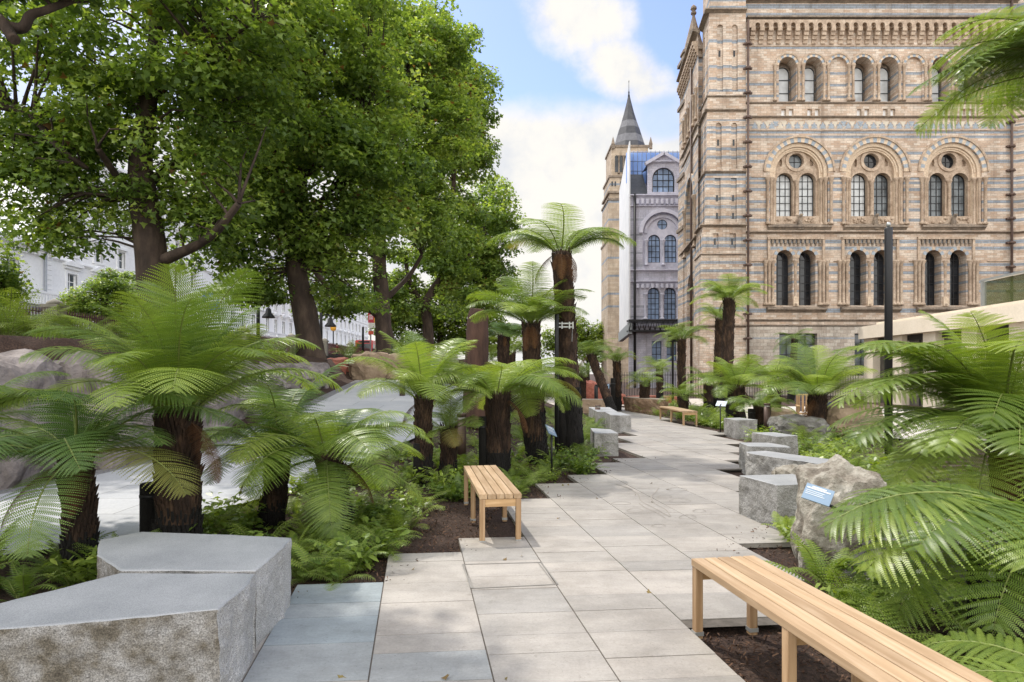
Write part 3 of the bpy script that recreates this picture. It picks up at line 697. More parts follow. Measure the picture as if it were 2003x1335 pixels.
# ---------------------------------------------------------------- sheeted wing further back
def build_wing():
    Y = 70.0; s = Y/F; X = lambda u: (u-CX)*s; Z = lambda v: EYE+(HZ-v)*s
    w = thing('scaffolded_wing', 'blue-grey shaded stone gabled wing half wrapped in white and blue scaffold sheeting', 'building', (X(1280),Y,0))
    fr = Frame((0,Y,0),(1,0,0),(0,1,0))
    GW = brick('blue_shaded_stone', (0.56,0.57,0.69), (0.68,0.68,0.79), (0.42,0.42,0.50), 0.6, 0.25, [(Z(v),2*s) for v in (430,460,495,520,600,620)], (0.40,0.42,0.50))  # blue-grey shade from the sheeting put into the stone colour
    GM = noisy('blue_shaded_moulding', [(0.3,(0.50,0.50,0.60)),(0.7,(0.67,0.66,0.75))], 2, 0.85)  # same shade put into the moulding colour
    mb = MB()
    lan = [arch(X(u),Z(470),12*s,Z(513),12) for u in (1281,1313)]
    hs = [arch(X(1297),Z(456),40*s,Z(522),20)] + [arch(X(u),Z(575),12*s,Z(625),12) for u in (1279,1311)] + [rect(X(1275),X(1294),Z(706),Z(668)),rect(X(1304),X(1323),Z(706),Z(668)),arch(X(1298),Z(350),22*s,Z(376),14)]
    wall_holes(mb, fr, [(X(1230),-.5),(X(1375),-.5),(X(1375),Z(318)),(X(1330),Z(322)),(X(1298),Z(304)),(X(1266),Z(322)),(X(1266),Z(380)),(X(1230),Z(380))], hs, 0, 0, [.4,.5,.5,.3,.3,.35], 0)
    part('wall', mb, GW, w)
    mb = MB(); wall_holes(mb, fr, arch(X(1297),Z(456),39*s,Z(522),20), lan+[circ(X(1297),Z(438),10*s,16)], .36, 0, .25)
    ring(mb, fr, X(1297), Z(456), 40*s, 47*s, -.15, .1, (0,), 20, sub=1); ring(mb, fr, X(1297), Z(456), 31*s, 36*s, .2, .4, (0,), 20, sub=1)
    part('tracery', mb, GM, w)
    for l_ in lan: window(w, fr, l_, .56, GL_BLUE, 2, 4, .06)
    window(w, fr, circ(X(1297),Z(438),10*s,16), .5, GL_BLUE, 1, 1, .06)
    for h in hs[1:3]: window(w, fr, h, .4, GL_BLUE, 2, 5, .06)
    for h in hs[3:5]: window(w, fr, h, .25, GL_BLUE, 1, 2, .07)
    window(w, fr, hs[5], .3, GL_BLUE, 3, 3, .07)
    for u,v0,v1 in ((1264,470,520),(1297,470,520),(1329,470,520),(1262,575,625),(1295,575,625),(1327,575,625)):
        mb = MB(); shaft(mb, fr, X(u), -.05, Z(v1), Z(v0), .14); part('column', mb, GM, w)
    for v,h,pr in ((384,5,.3),(530,5,.3),(552,4,.3),(640,4,.2),(318,4,.3),(404,3,.2)): string(w, fr, X(1232 if v > 380 else 1266), X(1375), Z(v), h*s, pr, GM)
    for i in range(10):
        for v0,v1 in ((390,400),(556,564)):
            mb = MB(); fbox(mb, fr, X(1244+i*9.5), X(1249+i*9.5), Z(v1), Z(v0), -.28, .05); part('corbel', mb, GM, w)
    mb = MB()
    for sx in (-1,1):
        a, b = fr.p(X(1298),Z(301),-.1), fr.p(X(1298+sx*36),Z(322),-.1); d = (b-a); mb.obox((a+b)/2, d, (0,1,0), d.cross(Vector((0,1,0))), d.length/2, .25, .16)
    part('gable_coping', mb, GM, w)
    SL = noisy('slate', [(0.3,(0.05,0.055,0.065)),(0.7,(0.09,0.095,0.105))], 3, 0.6)
    mb = MB(); mb.add([(X(1232),Y+.1,Z(380)),(X(1268),Y+.1,Z(380)),(X(1268),Y+3,Z(325)),(X(1238),Y+3,Z(325))], [(0,1,2,3)])
    mb.add([(X(1266),Y+.2,Z(322)),(X(1298),Y+.2,Z(304)),(X(1330),Y+.2,Z(322)),(X(1266),Y+3,Z(322)),(X(1298),Y+3,Z(304)),(X(1330),Y+3,Z(322))], [(0,1,4,3),(1,2,5,4)])
    part('roof', mb, SL, w)
    mb = MB(); mb.box(X(1234)+2.3,X(1375),Y+3.7,Y+14,-.5,Z(330)); part('building_core', mb, GW, w)
    # translucent-looking sheets over the scaffold, with thickness
    WS = noisy('white_sheeting', [(0.3,(0.60,0.61,0.63)),(0.7,(0.74,0.74,0.74))], 0.6, 0.7, 0.3, 1.2, 0.1)
    BS = noisy('blue_sheeting', [(0.3,(0.20,0.36,0.80)),(0.7,(0.34,0.52,0.92))], 0.5, 0.55, 0.3, 1.5, 0.1)
    x0 = X(1232); mb = MB(); D = 19.0; q = [(x0,Y-.3),(x0-.12,Y-.3),(x0-.12+.113*D,Y+D),(x0+.113*D,Y+D)]
    mb.prism(q, Z(650), Z(278)); part('white_sheet', mb, WS, w)
    mb = MB(); mb.prism([(X(1236),Y+3.4),(X(1380),Y+3.4),(X(1380),Y+3.6),(X(1236),Y+3.6)], Z(340), Z(278)); part('blue_sheet', mb, BS, w)
    mb = MB()
    for u in range(1240,1378,9): mb.tube([(X(u),Y+3.1,Z(345)),(X(u),Y+3.1,Z(276))], .04, 5)
    for v in (279,298,318): mb.tube([(X(1238),Y+3.05,Z(v)),(X(1378),Y+3.05,Z(v))], .04, 5)
    part('scaffold_poles', mb, plain('scaffold_steel',(0.16,0.2,0.3),0.5,0.3), w)
    mb = MB(); z0,z1 = Z(649),Z(629)
    for z in (z0,z1): mb.box(X(1225),X(1345),Y-1.4,Y-1.2,z-.09,z+.09); mb.box(X(1225),X(1345),Y-.35,Y-.2,z-.09,z+.09)
    for i in range(12):
        a = X(1226+i*10); b = X(1236+i*10); mb.tube([(a,Y-1.3,z0),((a+b)/2,Y-1.3,z1),(b,Y-1.3,z0)], .06, 5)
    mb.box(X(1225),X(1345),Y-1.2,Y-.3,z1-.25,z1-.2)
    part('gantry', mb, IRON, w)
    mb = MB(); mb.prism([(X(1225),Y-1.3),(X(1232),Y-1.3),(X(1232)+2,Y+16),(X(1225)+1.8,Y+16)], Z(655), Z(634)); part('gantry_fascia', mb, plain('grey_fascia',(0.25,0.27,0.28),0.6), w)
    mb = MB(); mb.tube([(X(1241),Y-.2,0),(X(1241),Y-.2,Z(380))], .14, 8); part('downpipe', mb, IRON, w)
build_wing()
def build_tower():
    Y = 112.0; s = Y/F; X = lambda u: (u-CX)*s; Z = lambda v: EYE+(HZ-v)*s
    t = thing('stone_tower', 'tall buff stone tower with grey slate spire rising behind the white sheeting', 'tower', (X(1232),Y+4,0))
    TW = brick('tower_stone', (0.45,0.36,0.265), (0.54,0.45,0.35), (0.33,0.27,0.21), 0.9, 0.4, [(Z(v),2*s) for v in (360,395,430,470,505,540,575,600)], GREY)
    mb = MB(); x0 = X(1190); x1 = X(1276)
    for a,b,e in ((760,470,-1.5),(470,390,0),(390,345,3),(345,283,7)): mb.box(x0+e*s,x1-e*s,Y+e*s,Y+(x1-x0)-e*s,Z(a)-.6,Z(b))
    part('shaft', mb, TW, t)
    for v,e in ((470,-3),(390,-2),(376,-1),(345,1),(284,5)):
        mb = MB(); mb.box(x0+e*s,x1-e*s,Y+e*s,Y+(x1-x0)-e*s,Z(v)-.18,Z(v)+.18); part('string_course', mb, TERRAD, t)
    fr = Frame((0,Y+7*s,0),(1,0,0),(0,1,0))
    for u in (1207,1216,1226,1235,1245):
        mb = MB(); vs = arch(X(u),Z(305),3*s,Z(335),8); mb.add([fr.p(x,z,-.05) for x,z in vs],[tuple(range(len(vs)))]); part('belfry_opening', mb, GL_DARK, t)
        mb = MB(); shaft(mb, fr, X(u+4.6), -.15, Z(338), Z(303), .14); part('column', mb, TERRAD, t)
    fr = Frame((0,Y+3*s,0),(1,0,0),(0,1,0))
    for u in (1198,1204,1215,1221):
        mb = MB(); vs = arch(X(u),Z(356),1.6*s,Z(364),6); mb.add([fr.p(x,z,-.05) for x,z in vs],[tuple(range(len(vs)))]); part('slit', mb, GL_DARK, t)
    c = (X(1238), Y+(x1-x0)/2, Z(283)); SLT = noisy('tower_slate', [(0.3,(0.03,0.031,0.036)),(0.7,(0.06,0.06,0.068))], 2, 0.6)
    BAND = noisy('pale_slate_band', [(0.3,(0.10,0.10,0.11)),(0.7,(0.17,0.17,0.185))], 2, 0.7)
    mb = MB(); lv = [(36,0),(31,14),(26,30),(21,46),(16,60),(10,80),(4,104),(2.2,112)]
    for i in range(len(lv)-1):
        mb.lathe([(lv[i][0]*s,lv[i][1]*s),(lv[i+1][0]*s,lv[i+1][1]*s)], c, 8, 1 if i in (1,3) else 0, False, math.pi/8)
    part('spire', mb, [SLT,BAND], t)
    mb = MB(); mb.lathe([(2.3*s,112*s),(1.2*s,118*s),(1.6*s,121*s),(.6*s,124*s),(.4*s,140*s),(.9*s,142*s),(.2*s,146*s)], c, 8); part('finial', mb, IRON, t)
    for u in (1200,1274):
        mb = MB(); mb.lathe([(3.2*s,0),(3.2*s,8*s),(4*s,9*s),(.3*s,24*s)], (X(u),Y+5*s,Z(290)), 8, 0, False); part('pinnacle', mb, TERRAD, t)
    for a in (-.5,0.0,.5):
        d = Vector((math.sin(a),-math.cos(a),0)); p = Vector(c)+d*20.6*s+Vector((0,0,37*s)); mb = MB(); mb.obox(p,(d.y,-d.x,0),d,(0,0,1),1.6*s,.8*s,2.0*s); part('lucarne', mb, BAND, t)
build_tower()
# ---------------------------------------------------------------- white stone pavilion on the right
def build_pavilion():
    far = Vector((at(1690,700,36.8).x,36.8,0)); d = Vector((-0.057,-1,0)).normalized()*-1   # d runs away from camera
    near = far - d*31.0; L_ = 31.0; n = Vector((d.y,-d.x,0))                                 # n points inwards (+x)
    fr = Frame(near, d, n)
    p = thing('pavilion', 'low cream stone pavilion with flat roof and green glass balustrade', 'building', (far.x,far.y,0))
    CR = noisy('cream_limestone', [(0.3,(0.66,0.58,0.46)),(0.7,(0.74,0.66,0.54))], 1.2, 0.75, fine=(14,0.94,1.04))
    z0,z1 = 3.55,4.25
    mb = MB(); fbox(mb, fr, 0, L_+.15, z0, z1, -.25, 12); fbox(mb, fr, 0, L_-1.2, z1, z1+.16, .1, 12); part('roof_slab', mb, CR, p)
    for i in range(11):
        x = L_-.5-i*2.9
        if x < .5: break
        mb = MB(); fbox(mb, fr, x-.5, x+.5, -.1, z0-.004, 0, .6); part('pier', mb, CR, p)
        if i < 10:
            mb = MB(); fbox(mb, fr, x-2.4, x-.5, -.1, z0-.2, .4, .45); part('window', mb, glassmat('pavilion_glass',(0.09,0.085,0.07),0.06,.4), p) if False else None
            f = MB(); fbox(f, fr, x-2.4, x-.5, z0-.3, z0-.006, .3, .5); fbox(f, fr, x-1.48, x-1.42, -.1, z0-.3, .36, .46); wf = part('window', f, IRON, p)
            part('pane', mb, MT.get('pavilion_glass') or glassmat('pavilion_glass',(0.09,0.085,0.07),0.06,.4), wf)
    mb = MB(); fbox(mb, fr, 0, L_-.4, -.1, z0-.01, 1.2, 11.5); part('inner_wall', mb, CR, p)
    GG, nt, bs = newmat('green_glass'); bs.inputs['Base Color'].default_value = (0.09,0.11,0.045,1); bs.inputs['Roughness'].default_value = .03; bs.inputs['Alpha'].default_value = .6
    mb = MB()
    for i in range(8): 
        x = L_-9.6-i*2.6
        mb = MB(); fbox(mb, fr, x-2.57, x-.03, z1+.16, z1+1.22, .35, .37); part('balustrade_panel', mb, GG, p)
        mb = MB(); fbox(mb, fr, x-.06, x+.06, z1+.16, z1+1.25, .26, .42); part('balustrade_post', mb, MT.get('steel') or plain('steel',(0.45,0.46,0.45),.35,.6), p)
    mb = MB(); fbox(mb, fr, L_-30.4, L_-9.5, z1+1.25, z1+1.33, .25, .43); part('handrail', mb, MT['steel'], p)
build_pavilion()
# ---------------------------------------------------------------- white terrace across the street
def build_terrace():
    X0 = -36.0; WH = noisy('white_stucco', [(0.3,(0.84,0.84,0.84)),(0.7,(0.9,0.9,0.9))], 0.7, 0.7, fine=(5,0.95,1.03))
    GLT = glassmat('terrace_glass', (0.10,0.12,0.13), .06, .5)
    yu = lambda u: 36.0*F/(CX-u)
    def house(name, label, y0, y1, top, pitch, off, first, lean=0.0):
        h = thing(name, label, 'house', (X0,(y0+y1)/2,streetz(y0)), 'white stucco houses across the street')
        fr = Frame((X0+lean,y0,0),(0,1,0),(-1,0,0)); L_ = y1-y0; zb = streetz(y0)
        rows = [(zb+.9,zb+3.6,1.2),(7.75,9.7,1.15),(11.2,12.75,1.05),(14.3,15.6,1.0),(17.1,18.2,.95)]
        holes = []; info = []
        n = max(1,int((L_-1.0)/pitch))
        for k in range(n):
            yc = off + pitch*k
            if yc+1 > L_: break
            for ri,(a,b,w) in enumerate(rows):
                if b > top-.8: continue
                holes.append(rect(yc-w/2,yc+w/2,a,b)); info.append((yc,ri,a,b,w))
        mb = MB(); wall_holes(mb, fr, rect(0,L_,zb-.3,top), holes, 0, 0, .3)
        mb.add([fr.p(0,zb-.3,0),fr.p(0,top,0),fr.p(0,top,9),fr.p(0,zb-.3,9)], [(0,1,2,3)])
        mb.add([fr.p(0,top,0),fr.p(L_,top,0),fr.p(L_,top,9),fr.p(0,top,9)], [(0,1,2,3)])
        mb.add([fr.p(L_,zb-.3,0),fr.p(L_,top,0),fr.p(L_,top,9),fr.p(L_,zb-.3,9)], [(3,2,1,0)])
        part('wall', mb, WH, h)
        for (yc,ri,a,b,w),hl in zip(info,holes):
            f = window(h, fr, hl, .24, GLT, 1, 2 if ri == 1 else 1, .07, WH)
            t = MB()
            fbox(t, fr, yc-w/2-.2, yc-w/2, a, b+.15, -.06, .05); fbox(t, fr, yc+w/2, yc+w/2+.2, a, b+.15, -.06, .05)
            fbox(t, fr, yc-w/2-.25, yc+w/2+.25, a-.16, a, -.14, .05)
            if ri == 1:
                zt = b+.75; x1 = w/2+.5
                t.add([fr.p(yc-x1,zt,-.3),fr.p(yc+x1,zt,-.3),fr.p(yc,zt+.45,-.3),fr.p(yc-x1,zt,.02),fr.p(yc+x1,zt,.02),fr.p(yc,zt+.45,.02)], [(0,1,2),(0,3,4,1),(1,4,5,2),(2,5,3,0)])
                fbox(t, fr, yc-x1, yc+x1, zt-.16, zt-.002, -.3, .03); fbox(t, fr, yc-x1+.1, yc+x1-.1, zt-.4, zt-.17, -.15, .03)
            else: fbox(t, fr, yc-w/2-.3, yc+w/2+.3, b+.15, b+.32, -.16, .03)
            lpart('window_surround', t, WH, f) if False else part('window_surround', t, WH, h)
        for z,hh,pr in ((10.55,.3,.22),(6.45,.35,.35),(13.6,.2,.15),(top-.55,.45,.6),(top-.05,.2,.25)):
            if z < top: string(h, fr, 0, L_, z, hh, pr, WH)
        mb = MB(); fbox(mb, fr, 0, L_, 6.6, 6.72, -.95, 0); fbox(mb, fr, 0, L_, 7.45, 7.6, -.95, -.78)
        yy = .15
        while yy < L_: fbox(mb, fr, yy-.07, yy+.07, 6.72, 7.45, -.92, -.8); yy += .33
        part('balcony', mb, WH, h)
        mb = MB(); yy = 1.0
        while yy < L_-.2:
            c = fr.p(yy,0,-.75); mb.lathe([(.32,0),(.32,.3),(.24,.35),(.2,3.6),(.3,3.7),(.34,3.95),(.34,4.15)], (c.x,c.y,zb-.05), 10); yy += pitch
        part('porch_columns', mb, WH, h)
        mb = MB()
        for q in range(int(L_/.42)): fbox(mb, fr, .1+q*.42, .28+q*.42, top-1.0, top-.78, -.3, .03)
        part('dentils', mb, WH, h)
        return h, fr
    h, fr = house('terrace_house', 'lower white stucco corner house with dentilled parapet, leftmost on the street', 30, 48.9, 11.35, 3.3, .9+1.05, True, 0.7)
    q = MB()
    for k in range(24): fbox(q, fr, 18.3, 18.95, 2.4+k*.37, 2.72+k*.37, -.1, .1)
    part('quoins', q, WH, h)
    q = MB(); c = fr.p(18.1,0,-.2); q.tube([(c.x,c.y,2.4),(c.x,c.y,11)], .09, 8); part('downpipe', q, plain('grey_pipe',(0.3,0.32,0.35),.5), h)
    labs = ['tall white stucco terrace house beside the lower corner house','white stucco terrace house behind the thickest plane trunk','white stucco terrace house behind the blue and white flag','white stucco terrace house with porch behind the black garden lamps','white stucco terrace house farther along, behind the orange globe crossing lamp','farthest white stucco terrace house, near the red and yellow signboard']
    ys = [49.3,62.5,76,91,108,128,160]
    for i,l_ in enumerate(labs): house('terrace_house', l_, ys[i], ys[i+1]-.02, 20.2+streetz(ys[i])-2.4, 3.3, 3.0, False)
build_terrace()
# ================================================================ PLANE TREES
BARK = noisy('plane_bark', [(0.28,(0.016,0.010,0.007)),(0.48,(0.042,0.027,0.019)),(0.62,(0.072,0.048,0.034)),(0.8,(0.105,0.078,0.055))], 2.6, 0.9, 0.9, 7, 0.06, stretch=(1,1,.4), detail=8)
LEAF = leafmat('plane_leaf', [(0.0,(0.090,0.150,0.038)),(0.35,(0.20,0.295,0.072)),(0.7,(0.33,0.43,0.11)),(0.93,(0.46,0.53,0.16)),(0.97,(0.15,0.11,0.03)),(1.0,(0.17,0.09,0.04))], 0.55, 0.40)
LEAFY = leafmat('sunny_leaf', [(0.0,(0.09,0.14,0.02)),(0.5,(0.18,0.26,0.035)),(1.0,(0.30,0.36,0.06))], 0.5, 0.45)  # sunlit yellow-green put into the leaf colour
LSHAPE = np.array([(0,-.06),(-.16,.08),(-.52,.2),(-.24,.42),(0,.82),(.24,.42),(.52,.2),(.16,.08)])
OSHAPE = np.array([(0,0),(-.2,.25),(-.16,.6),(0,1.0),(.16,.6),(.2,.25)])
def leaves_mesh(name, P, size, rs, mat, shape=LSHAPE, up=0.75, outdir=None, tint=None):
    n = len(P); k = len(shape)
    nrm = rs.normal(size=(n,3)); nrm /= np.linalg.norm(nrm,axis=1)[:,None]
    nrm[:,2] = np.abs(nrm[:,2]); nrm = nrm*(1-up*.5) + np.array([0,0,up*.55])
    if outdir is not None: nrm += outdir*0.45
    nrm /= np.linalg.norm(nrm,axis=1)[:,None]
    t = rs.normal(size=(n,3)); t[:,2] -= .5; t -= nrm*(t*nrm).sum(1)[:,None]; t /= np.linalg.norm(t,axis=1)[:,None]
    b = np.cross(nrm,t); sz = size*rs.uniform(.65,1.25,n)
    fold = np.abs(shape[:,0])*0.45
    V = P[:,None,:] + sz[:,None,None]*(b[:,None,:]*shape[None,:,0,None] + t[:,None,:]*shape[None,:,1,None] + nrm[:,None,:]*fold[None,:,None])
    me = bpy.data.meshes.new(name); me.vertices.add(n*k); me.vertices.foreach_set('co', V.reshape(-1).astype(np.float32))
    me.loops.add(n*k); me.loops.foreach_set('vertex_index', np.arange(n*k,dtype=np.int32))
    me.polygons.add(n); me.polygons.foreach_set('loop_start', np.arange(0,n*k,k,dtype=np.int32)); me.polygons.foreach_set('loop_total', np.full(n,k,np.int32))
    a = me.attributes.new('tint','FLOAT','POINT')
    tv = rs.uniform(0,1,n) if tint is None else tint
    a.data.foreach_set('value', np.repeat(tv,k).astype(np.float32))
    me.materials.append(mat); me.update(); me.validate(); return me
def bez(pts, n=14):
    pts = [Vector(p) for p in pts]; out = []
    for i in range(len(pts)-1):
        p0,p1,p2,p3 = pts[max(i-1,0)],pts[i],pts[i+1],pts[min(i+2,len(pts)-1)]
        for q in range(n):
            t = q/n; out.append(0.5*((2*p1)+(p2-p0)*t+(2*p0-5*p1+4*p2-p3)*t*t+(3*p1-3*p2+p3-p0)*t**3))
    out.append(pts[-1]); return out
def limb(mb, pts, r0, r1, n=10, seed=0, wob=.06):
    ps = bez(pts, 7); k = len(ps)
    ps = [p + Vector((noise.noise(p*.7+Vector((seed,0,0))),noise.noise(p*.7+Vector((0,seed,5))),0))*wob for p in ps]
    rad = [(r0+(r1-r0)*(i/(k-1))**.8)*(1+.12*noise.noise(p*1.5)) for i,p in enumerate(ps)]
    mb.tube(ps, rad, n); return ps, rad
def tree(name, label, Y, trunk, limbs, blobs, nclump, nleaf, size, seed, group='plane trees along the street side', mat=None, flare=1.35, dark=0.0):
    """trunk: [(u,v,width px)], limbs: [[(u,v,dY)...], w0, w1], blobs: [(u,v,ru,rv)] in photograph pixels at depth Y"""
    rs = np.random.RandomState(seed); s = Y/F; mat = mat or LEAF
    base = at(trunk[0][0], HZ, Y); base.z = height(base.x, base.y) - .15
    t = thing(name, label, 'tree', base, group)
    mb = MB()
    pts = [base.copy()] + [at(u,v,Y) for u,v,w in trunk]; ws = [trunk[0][2]*flare] + [w for u,v,w in trunk]
    if pts[1].z < base.z + .3: pts.pop(1); ws.pop(1)
    nodes = []
    ps = bez(pts, 7); k = len(ps); rad = [float(np.interp(i/(k-1)*(len(ws)-1), range(len(ws)), ws))*s/2*(1+.1*noise.noise(p*1.1)) for i,p in enumerate(ps)]
    mb.tube(ps, rad, 14); nodes += list(zip(ps, rad))[k//2:]
    for L_ in limbs:
        q, w0, w1 = L_; lp = [at(p[0],p[1],Y+(p[2] if len(p) > 2 else 0)) for p in q]
        a,b = limb(mb, lp, w0*s/2, w1*s/2, 9, seed); nodes += list(zip(a,b))[3:]
    # leaf clumps filling the crown's blobs, thicker towards its outside, at several depths
    wts = np.array([b[2]*b[3] for b in blobs], float); wts /= wts.sum(); C = []
    for i in range(nclump):
        b = blobs[rs.choice(len(blobs), p=wts)]
        d = rs.normal(size=3); d /= np.linalg.norm(d); r = rs.uniform(.35,1.0)**.6
        rd = 0.5*(b[2]+b[3])*s*(b[4] if len(b) > 4 else 1.0)
        c = at(b[0]+d[0]*b[2]*r, b[1]+d[2]*b[3]*r, Y); c.y += d[1]*rd*r; 
        c.x += (c.y-Y)*(b[0]-CX)/F*0.0
        C.append(c)
    tw = MB(); NP = np.array([tuple(p) for p,_ in nodes])
    P, OD, TN = [], [], []
    for c in C:
        cv = np.array(tuple(c)); dist = np.linalg.norm(NP-cv,axis=1)+np.maximum(0,NP[:,2]-cv[2])*.8; j = int(dist.argmin()); p0 = nodes[j][0]
        r0 = min(nodes[j][1]*.6, .03+.012*dist[j]); mid = (p0+c)/2 + Vector((rs.normal()*.3,rs.normal()*.3,.12*dist[j]))
        if dist[j] < 9: tw.tube([p0, (p0*3+mid)/4+Vector((0,0,.05)), mid, (mid+c)/2+Vector((0,0,.1)), c], [r0,r0*.8,r0*.55,r0*.35,.008], 5)
        m = int(nleaf/nclump*rs.uniform(.55,1.5)); rc = rs.uniform(.55,1.05)*size*4.6
        d = rs.normal(size=(m,3)); d /= np.linalg.norm(d,axis=1)[:,None]; rr = rs.uniform(.15,1,m)**.45
        q = cv + d*rr[:,None]*np.array([rc*1.25,rc*1.25,rc*.62]) ; q[:,2] -= (np.hypot(d[:,0],d[:,1])*rr)**2*rc*.35
        P.append(q); OD.append(d*.8); base_t = rs.uniform(.12,.62)
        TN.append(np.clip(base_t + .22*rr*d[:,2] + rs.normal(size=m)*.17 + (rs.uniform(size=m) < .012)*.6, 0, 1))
    P = np.concatenate(P); OD = np.concatenate(OD); TN = np.concatenate(TN)
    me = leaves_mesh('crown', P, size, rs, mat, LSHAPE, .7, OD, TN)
    lpart('trunk', _off(mb,base), BARK, t); lpart('branches', _off(tw,base), BARK, t)
    me.transform(Matrix.Translation(-base)); link('crown', me, t)
    return t
def _off(mb, o):
    mb.v = [(x-o.x,y-o.y,z-o.z) for x,y,z in mb.v]; return mb
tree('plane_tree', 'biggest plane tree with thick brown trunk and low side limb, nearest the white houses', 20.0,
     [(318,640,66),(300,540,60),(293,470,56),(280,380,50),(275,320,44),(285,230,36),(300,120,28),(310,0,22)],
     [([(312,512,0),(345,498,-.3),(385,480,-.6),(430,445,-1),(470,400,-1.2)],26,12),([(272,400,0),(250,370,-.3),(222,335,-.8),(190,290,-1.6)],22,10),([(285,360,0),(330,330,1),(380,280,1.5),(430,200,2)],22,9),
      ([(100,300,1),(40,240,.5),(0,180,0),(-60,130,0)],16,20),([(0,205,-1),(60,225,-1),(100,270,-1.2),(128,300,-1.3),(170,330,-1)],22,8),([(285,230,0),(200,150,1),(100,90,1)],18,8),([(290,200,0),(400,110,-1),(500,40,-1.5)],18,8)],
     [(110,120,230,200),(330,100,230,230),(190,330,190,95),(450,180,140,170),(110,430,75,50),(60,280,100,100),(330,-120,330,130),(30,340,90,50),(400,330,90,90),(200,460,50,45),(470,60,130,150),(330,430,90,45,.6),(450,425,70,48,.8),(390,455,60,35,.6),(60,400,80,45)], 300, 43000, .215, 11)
tree('plane_tree', 'plane tree with slightly leaning trunk standing second along the row', 26.0,
     [(607,690,52),(598,620,46),(585,560,40),(578,500,36),(585,420,30),(590,330,24),(600,200,18)],
     [([(580,505,0),(570,480,0),(540,455,-.5),(480,440,-1),(420,470,-1)],20,9),([(582,490,0),(595,455,0),(605,420,.5),(640,380,1)],18,9),([(590,400,0),(520,330,-1),(460,280,-1)],15,7),([(590,350,0),(660,260,1),(720,220,1)],14,6)],
     [(620,330,190,150),(500,400,120,70),(720,330,110,120),(600,150,210,160),(650,20,170,160),(560,520,75,60),(460,480,80,55),(720,440,80,60),(640,470,100,60),(520,250,130,110),(450,330,90,70),(430,515,80,40,.7),(500,545,60,36,.7),(665,565,60,36,.7)], 310, 54000, .24, 12)
tree('plane_tree', 'plane tree with a long low limb reaching left behind the red signboard', 36.0,
     [(760,706,36),(750,640,31),(747,580,29),(742,520,27),(745,440,22),(760,330,16),(775,200,11)],
     [([(740,618,0),(725,607,-.5),(690,598,-1),(655,575,-1.5),(620,535,-2),(600,495,-2)],16,8),([(750,590,0),(775,565,.5),(800,540,1),(825,500,1)],13,7),([(744,520,0),(730,500,0),(700,470,-.5),(660,450,-1)],14,6),([(745,500,0),(752,460,.5),(790,400,1)],12,6)],
     [(770,150,130,150),(770,310,110,120),(830,80,80,90),(690,490,90,60),(830,410,80,80),(650,540,60,40),(880,250,50,100),(740,20,90,90),(700,580,45,30),(640,600,40,18)], 210, 46000, .25, 13)
tree('plane_tree', 'slimmer forked plane tree behind the pale green tree fern', 50.0,
     [(840,690,22),(836,630,20),(832,600,19),(845,570,15),(870,520,11),(885,400,9),(890,250,7)],
     [([(832,605,0),(815,575,0),(800,545,0),(790,500,0)],13,6),([(845,570,0),(870,540,.5),(900,520,1),(930,480,1)],10,5)],
     [(890,180,72,140),(890,330,72,110),(850,520,80,60),(925,250,42,110),(830,40,60,50),(900,450,70,70),(800,600,60,30),(885,590,60,40),(770,570,50,40)], 170, 36000, .31, 14)
tree('plane_tree', 'distant rounded plane tree at the end of the row beside the tall tree fern', 66.0,
     [(935,690,18),(936,600,16),(940,520,12),(950,440,8)], [([(938,560,0),(960,520,0),(985,480,0)],8,4)],
     [(940,430,60,85),(985,450,38,50),(940,560,75,60),(965,380,30,40),(900,500,60,80)], 90, 19000, .38, 15)
tree('street_tree', 'bright green tree massed behind the forked plane trunk', 84.0, [(860,700,12),(862,600,10),(865,540,6)], [],
     [(850,600,80,50),(790,620,60,45),(900,620,80,60),(920,560,50,60),(840,670,90,30),(970,660,60,35)], 110, 22000, .42, 16, 'trees beyond the plane row', LEAFY)
tree('street_tree', 'far pale green tree to the left of the stone tower', 120.0, [(1150,700,6),(1150,660,5),(1152,640,3)], [],
     [(1150,645,38,30),(1175,660,22,30),(1110,665,35,30),(1060,655,40,34),(1150,690,40,25)], 50, 9000, .5, 17, 'trees beyond the plane row', LEAFY)
tree('street_tree', 'tree rising over the roof of the lower white corner house', 62.0, [(-10,560,22),(-5,480,18),(5,430,12)], [],
     [(0,420,60,50),(-60,380,80,90),(40,440,30,22),(-20,350,50,40)], 60, 12000, .34, 18, 'trees beyond the plane row')
tree('street_tree', 'dark feathery small tree in front of the white terrace', 33.0, [(205,690,16),(205,620,10),(208,590,7)], [],
     [(200,590,62,45),(235,560,40,30),(165,600,34,30),(215,630,50,20),(250,580,25,40)], 60, 12000, .15, 19, 'small trees by the railings')
tree('street_tree', 'small leafy tree cut by the left edge of the view', 21.0, [(-40,690,20),(-35,600,14)], [],
     [(-20,545,40,45),(-60,520,70,70),(-10,590,30,22)], 40, 7000, .16, 20, 'small trees by the railings')
tree('plane_tree', 'plane tree whose boughs hang into the upper left of the view', 9.8,
     [(-560,700,120),(-560,500,105),(-540,300,95),(-460,100,75),(-300,-200,60),(-150,-400,45)],
     [([(-500,200,0),(-250,130,.3),(-40,30,.3),(30,78,0)],40,20),([(-30,40,.3),(40,55,.2),(60,30,.2),(90,20,.3),(140,2,.6),(200,-20,.8)],24,10)],
     [(-420,-150,200,200,.6),(-250,-200,160,120,.6),(60,-110,150,70,.6),(-160,120,70,60,.6),(140,-70,90,40,.6),(0,-660,330,230,.42),(0,-660,330,230,.42)], 230, 40000, .17, 21)  # last two crown masses, out of view, added to shade the left foreground
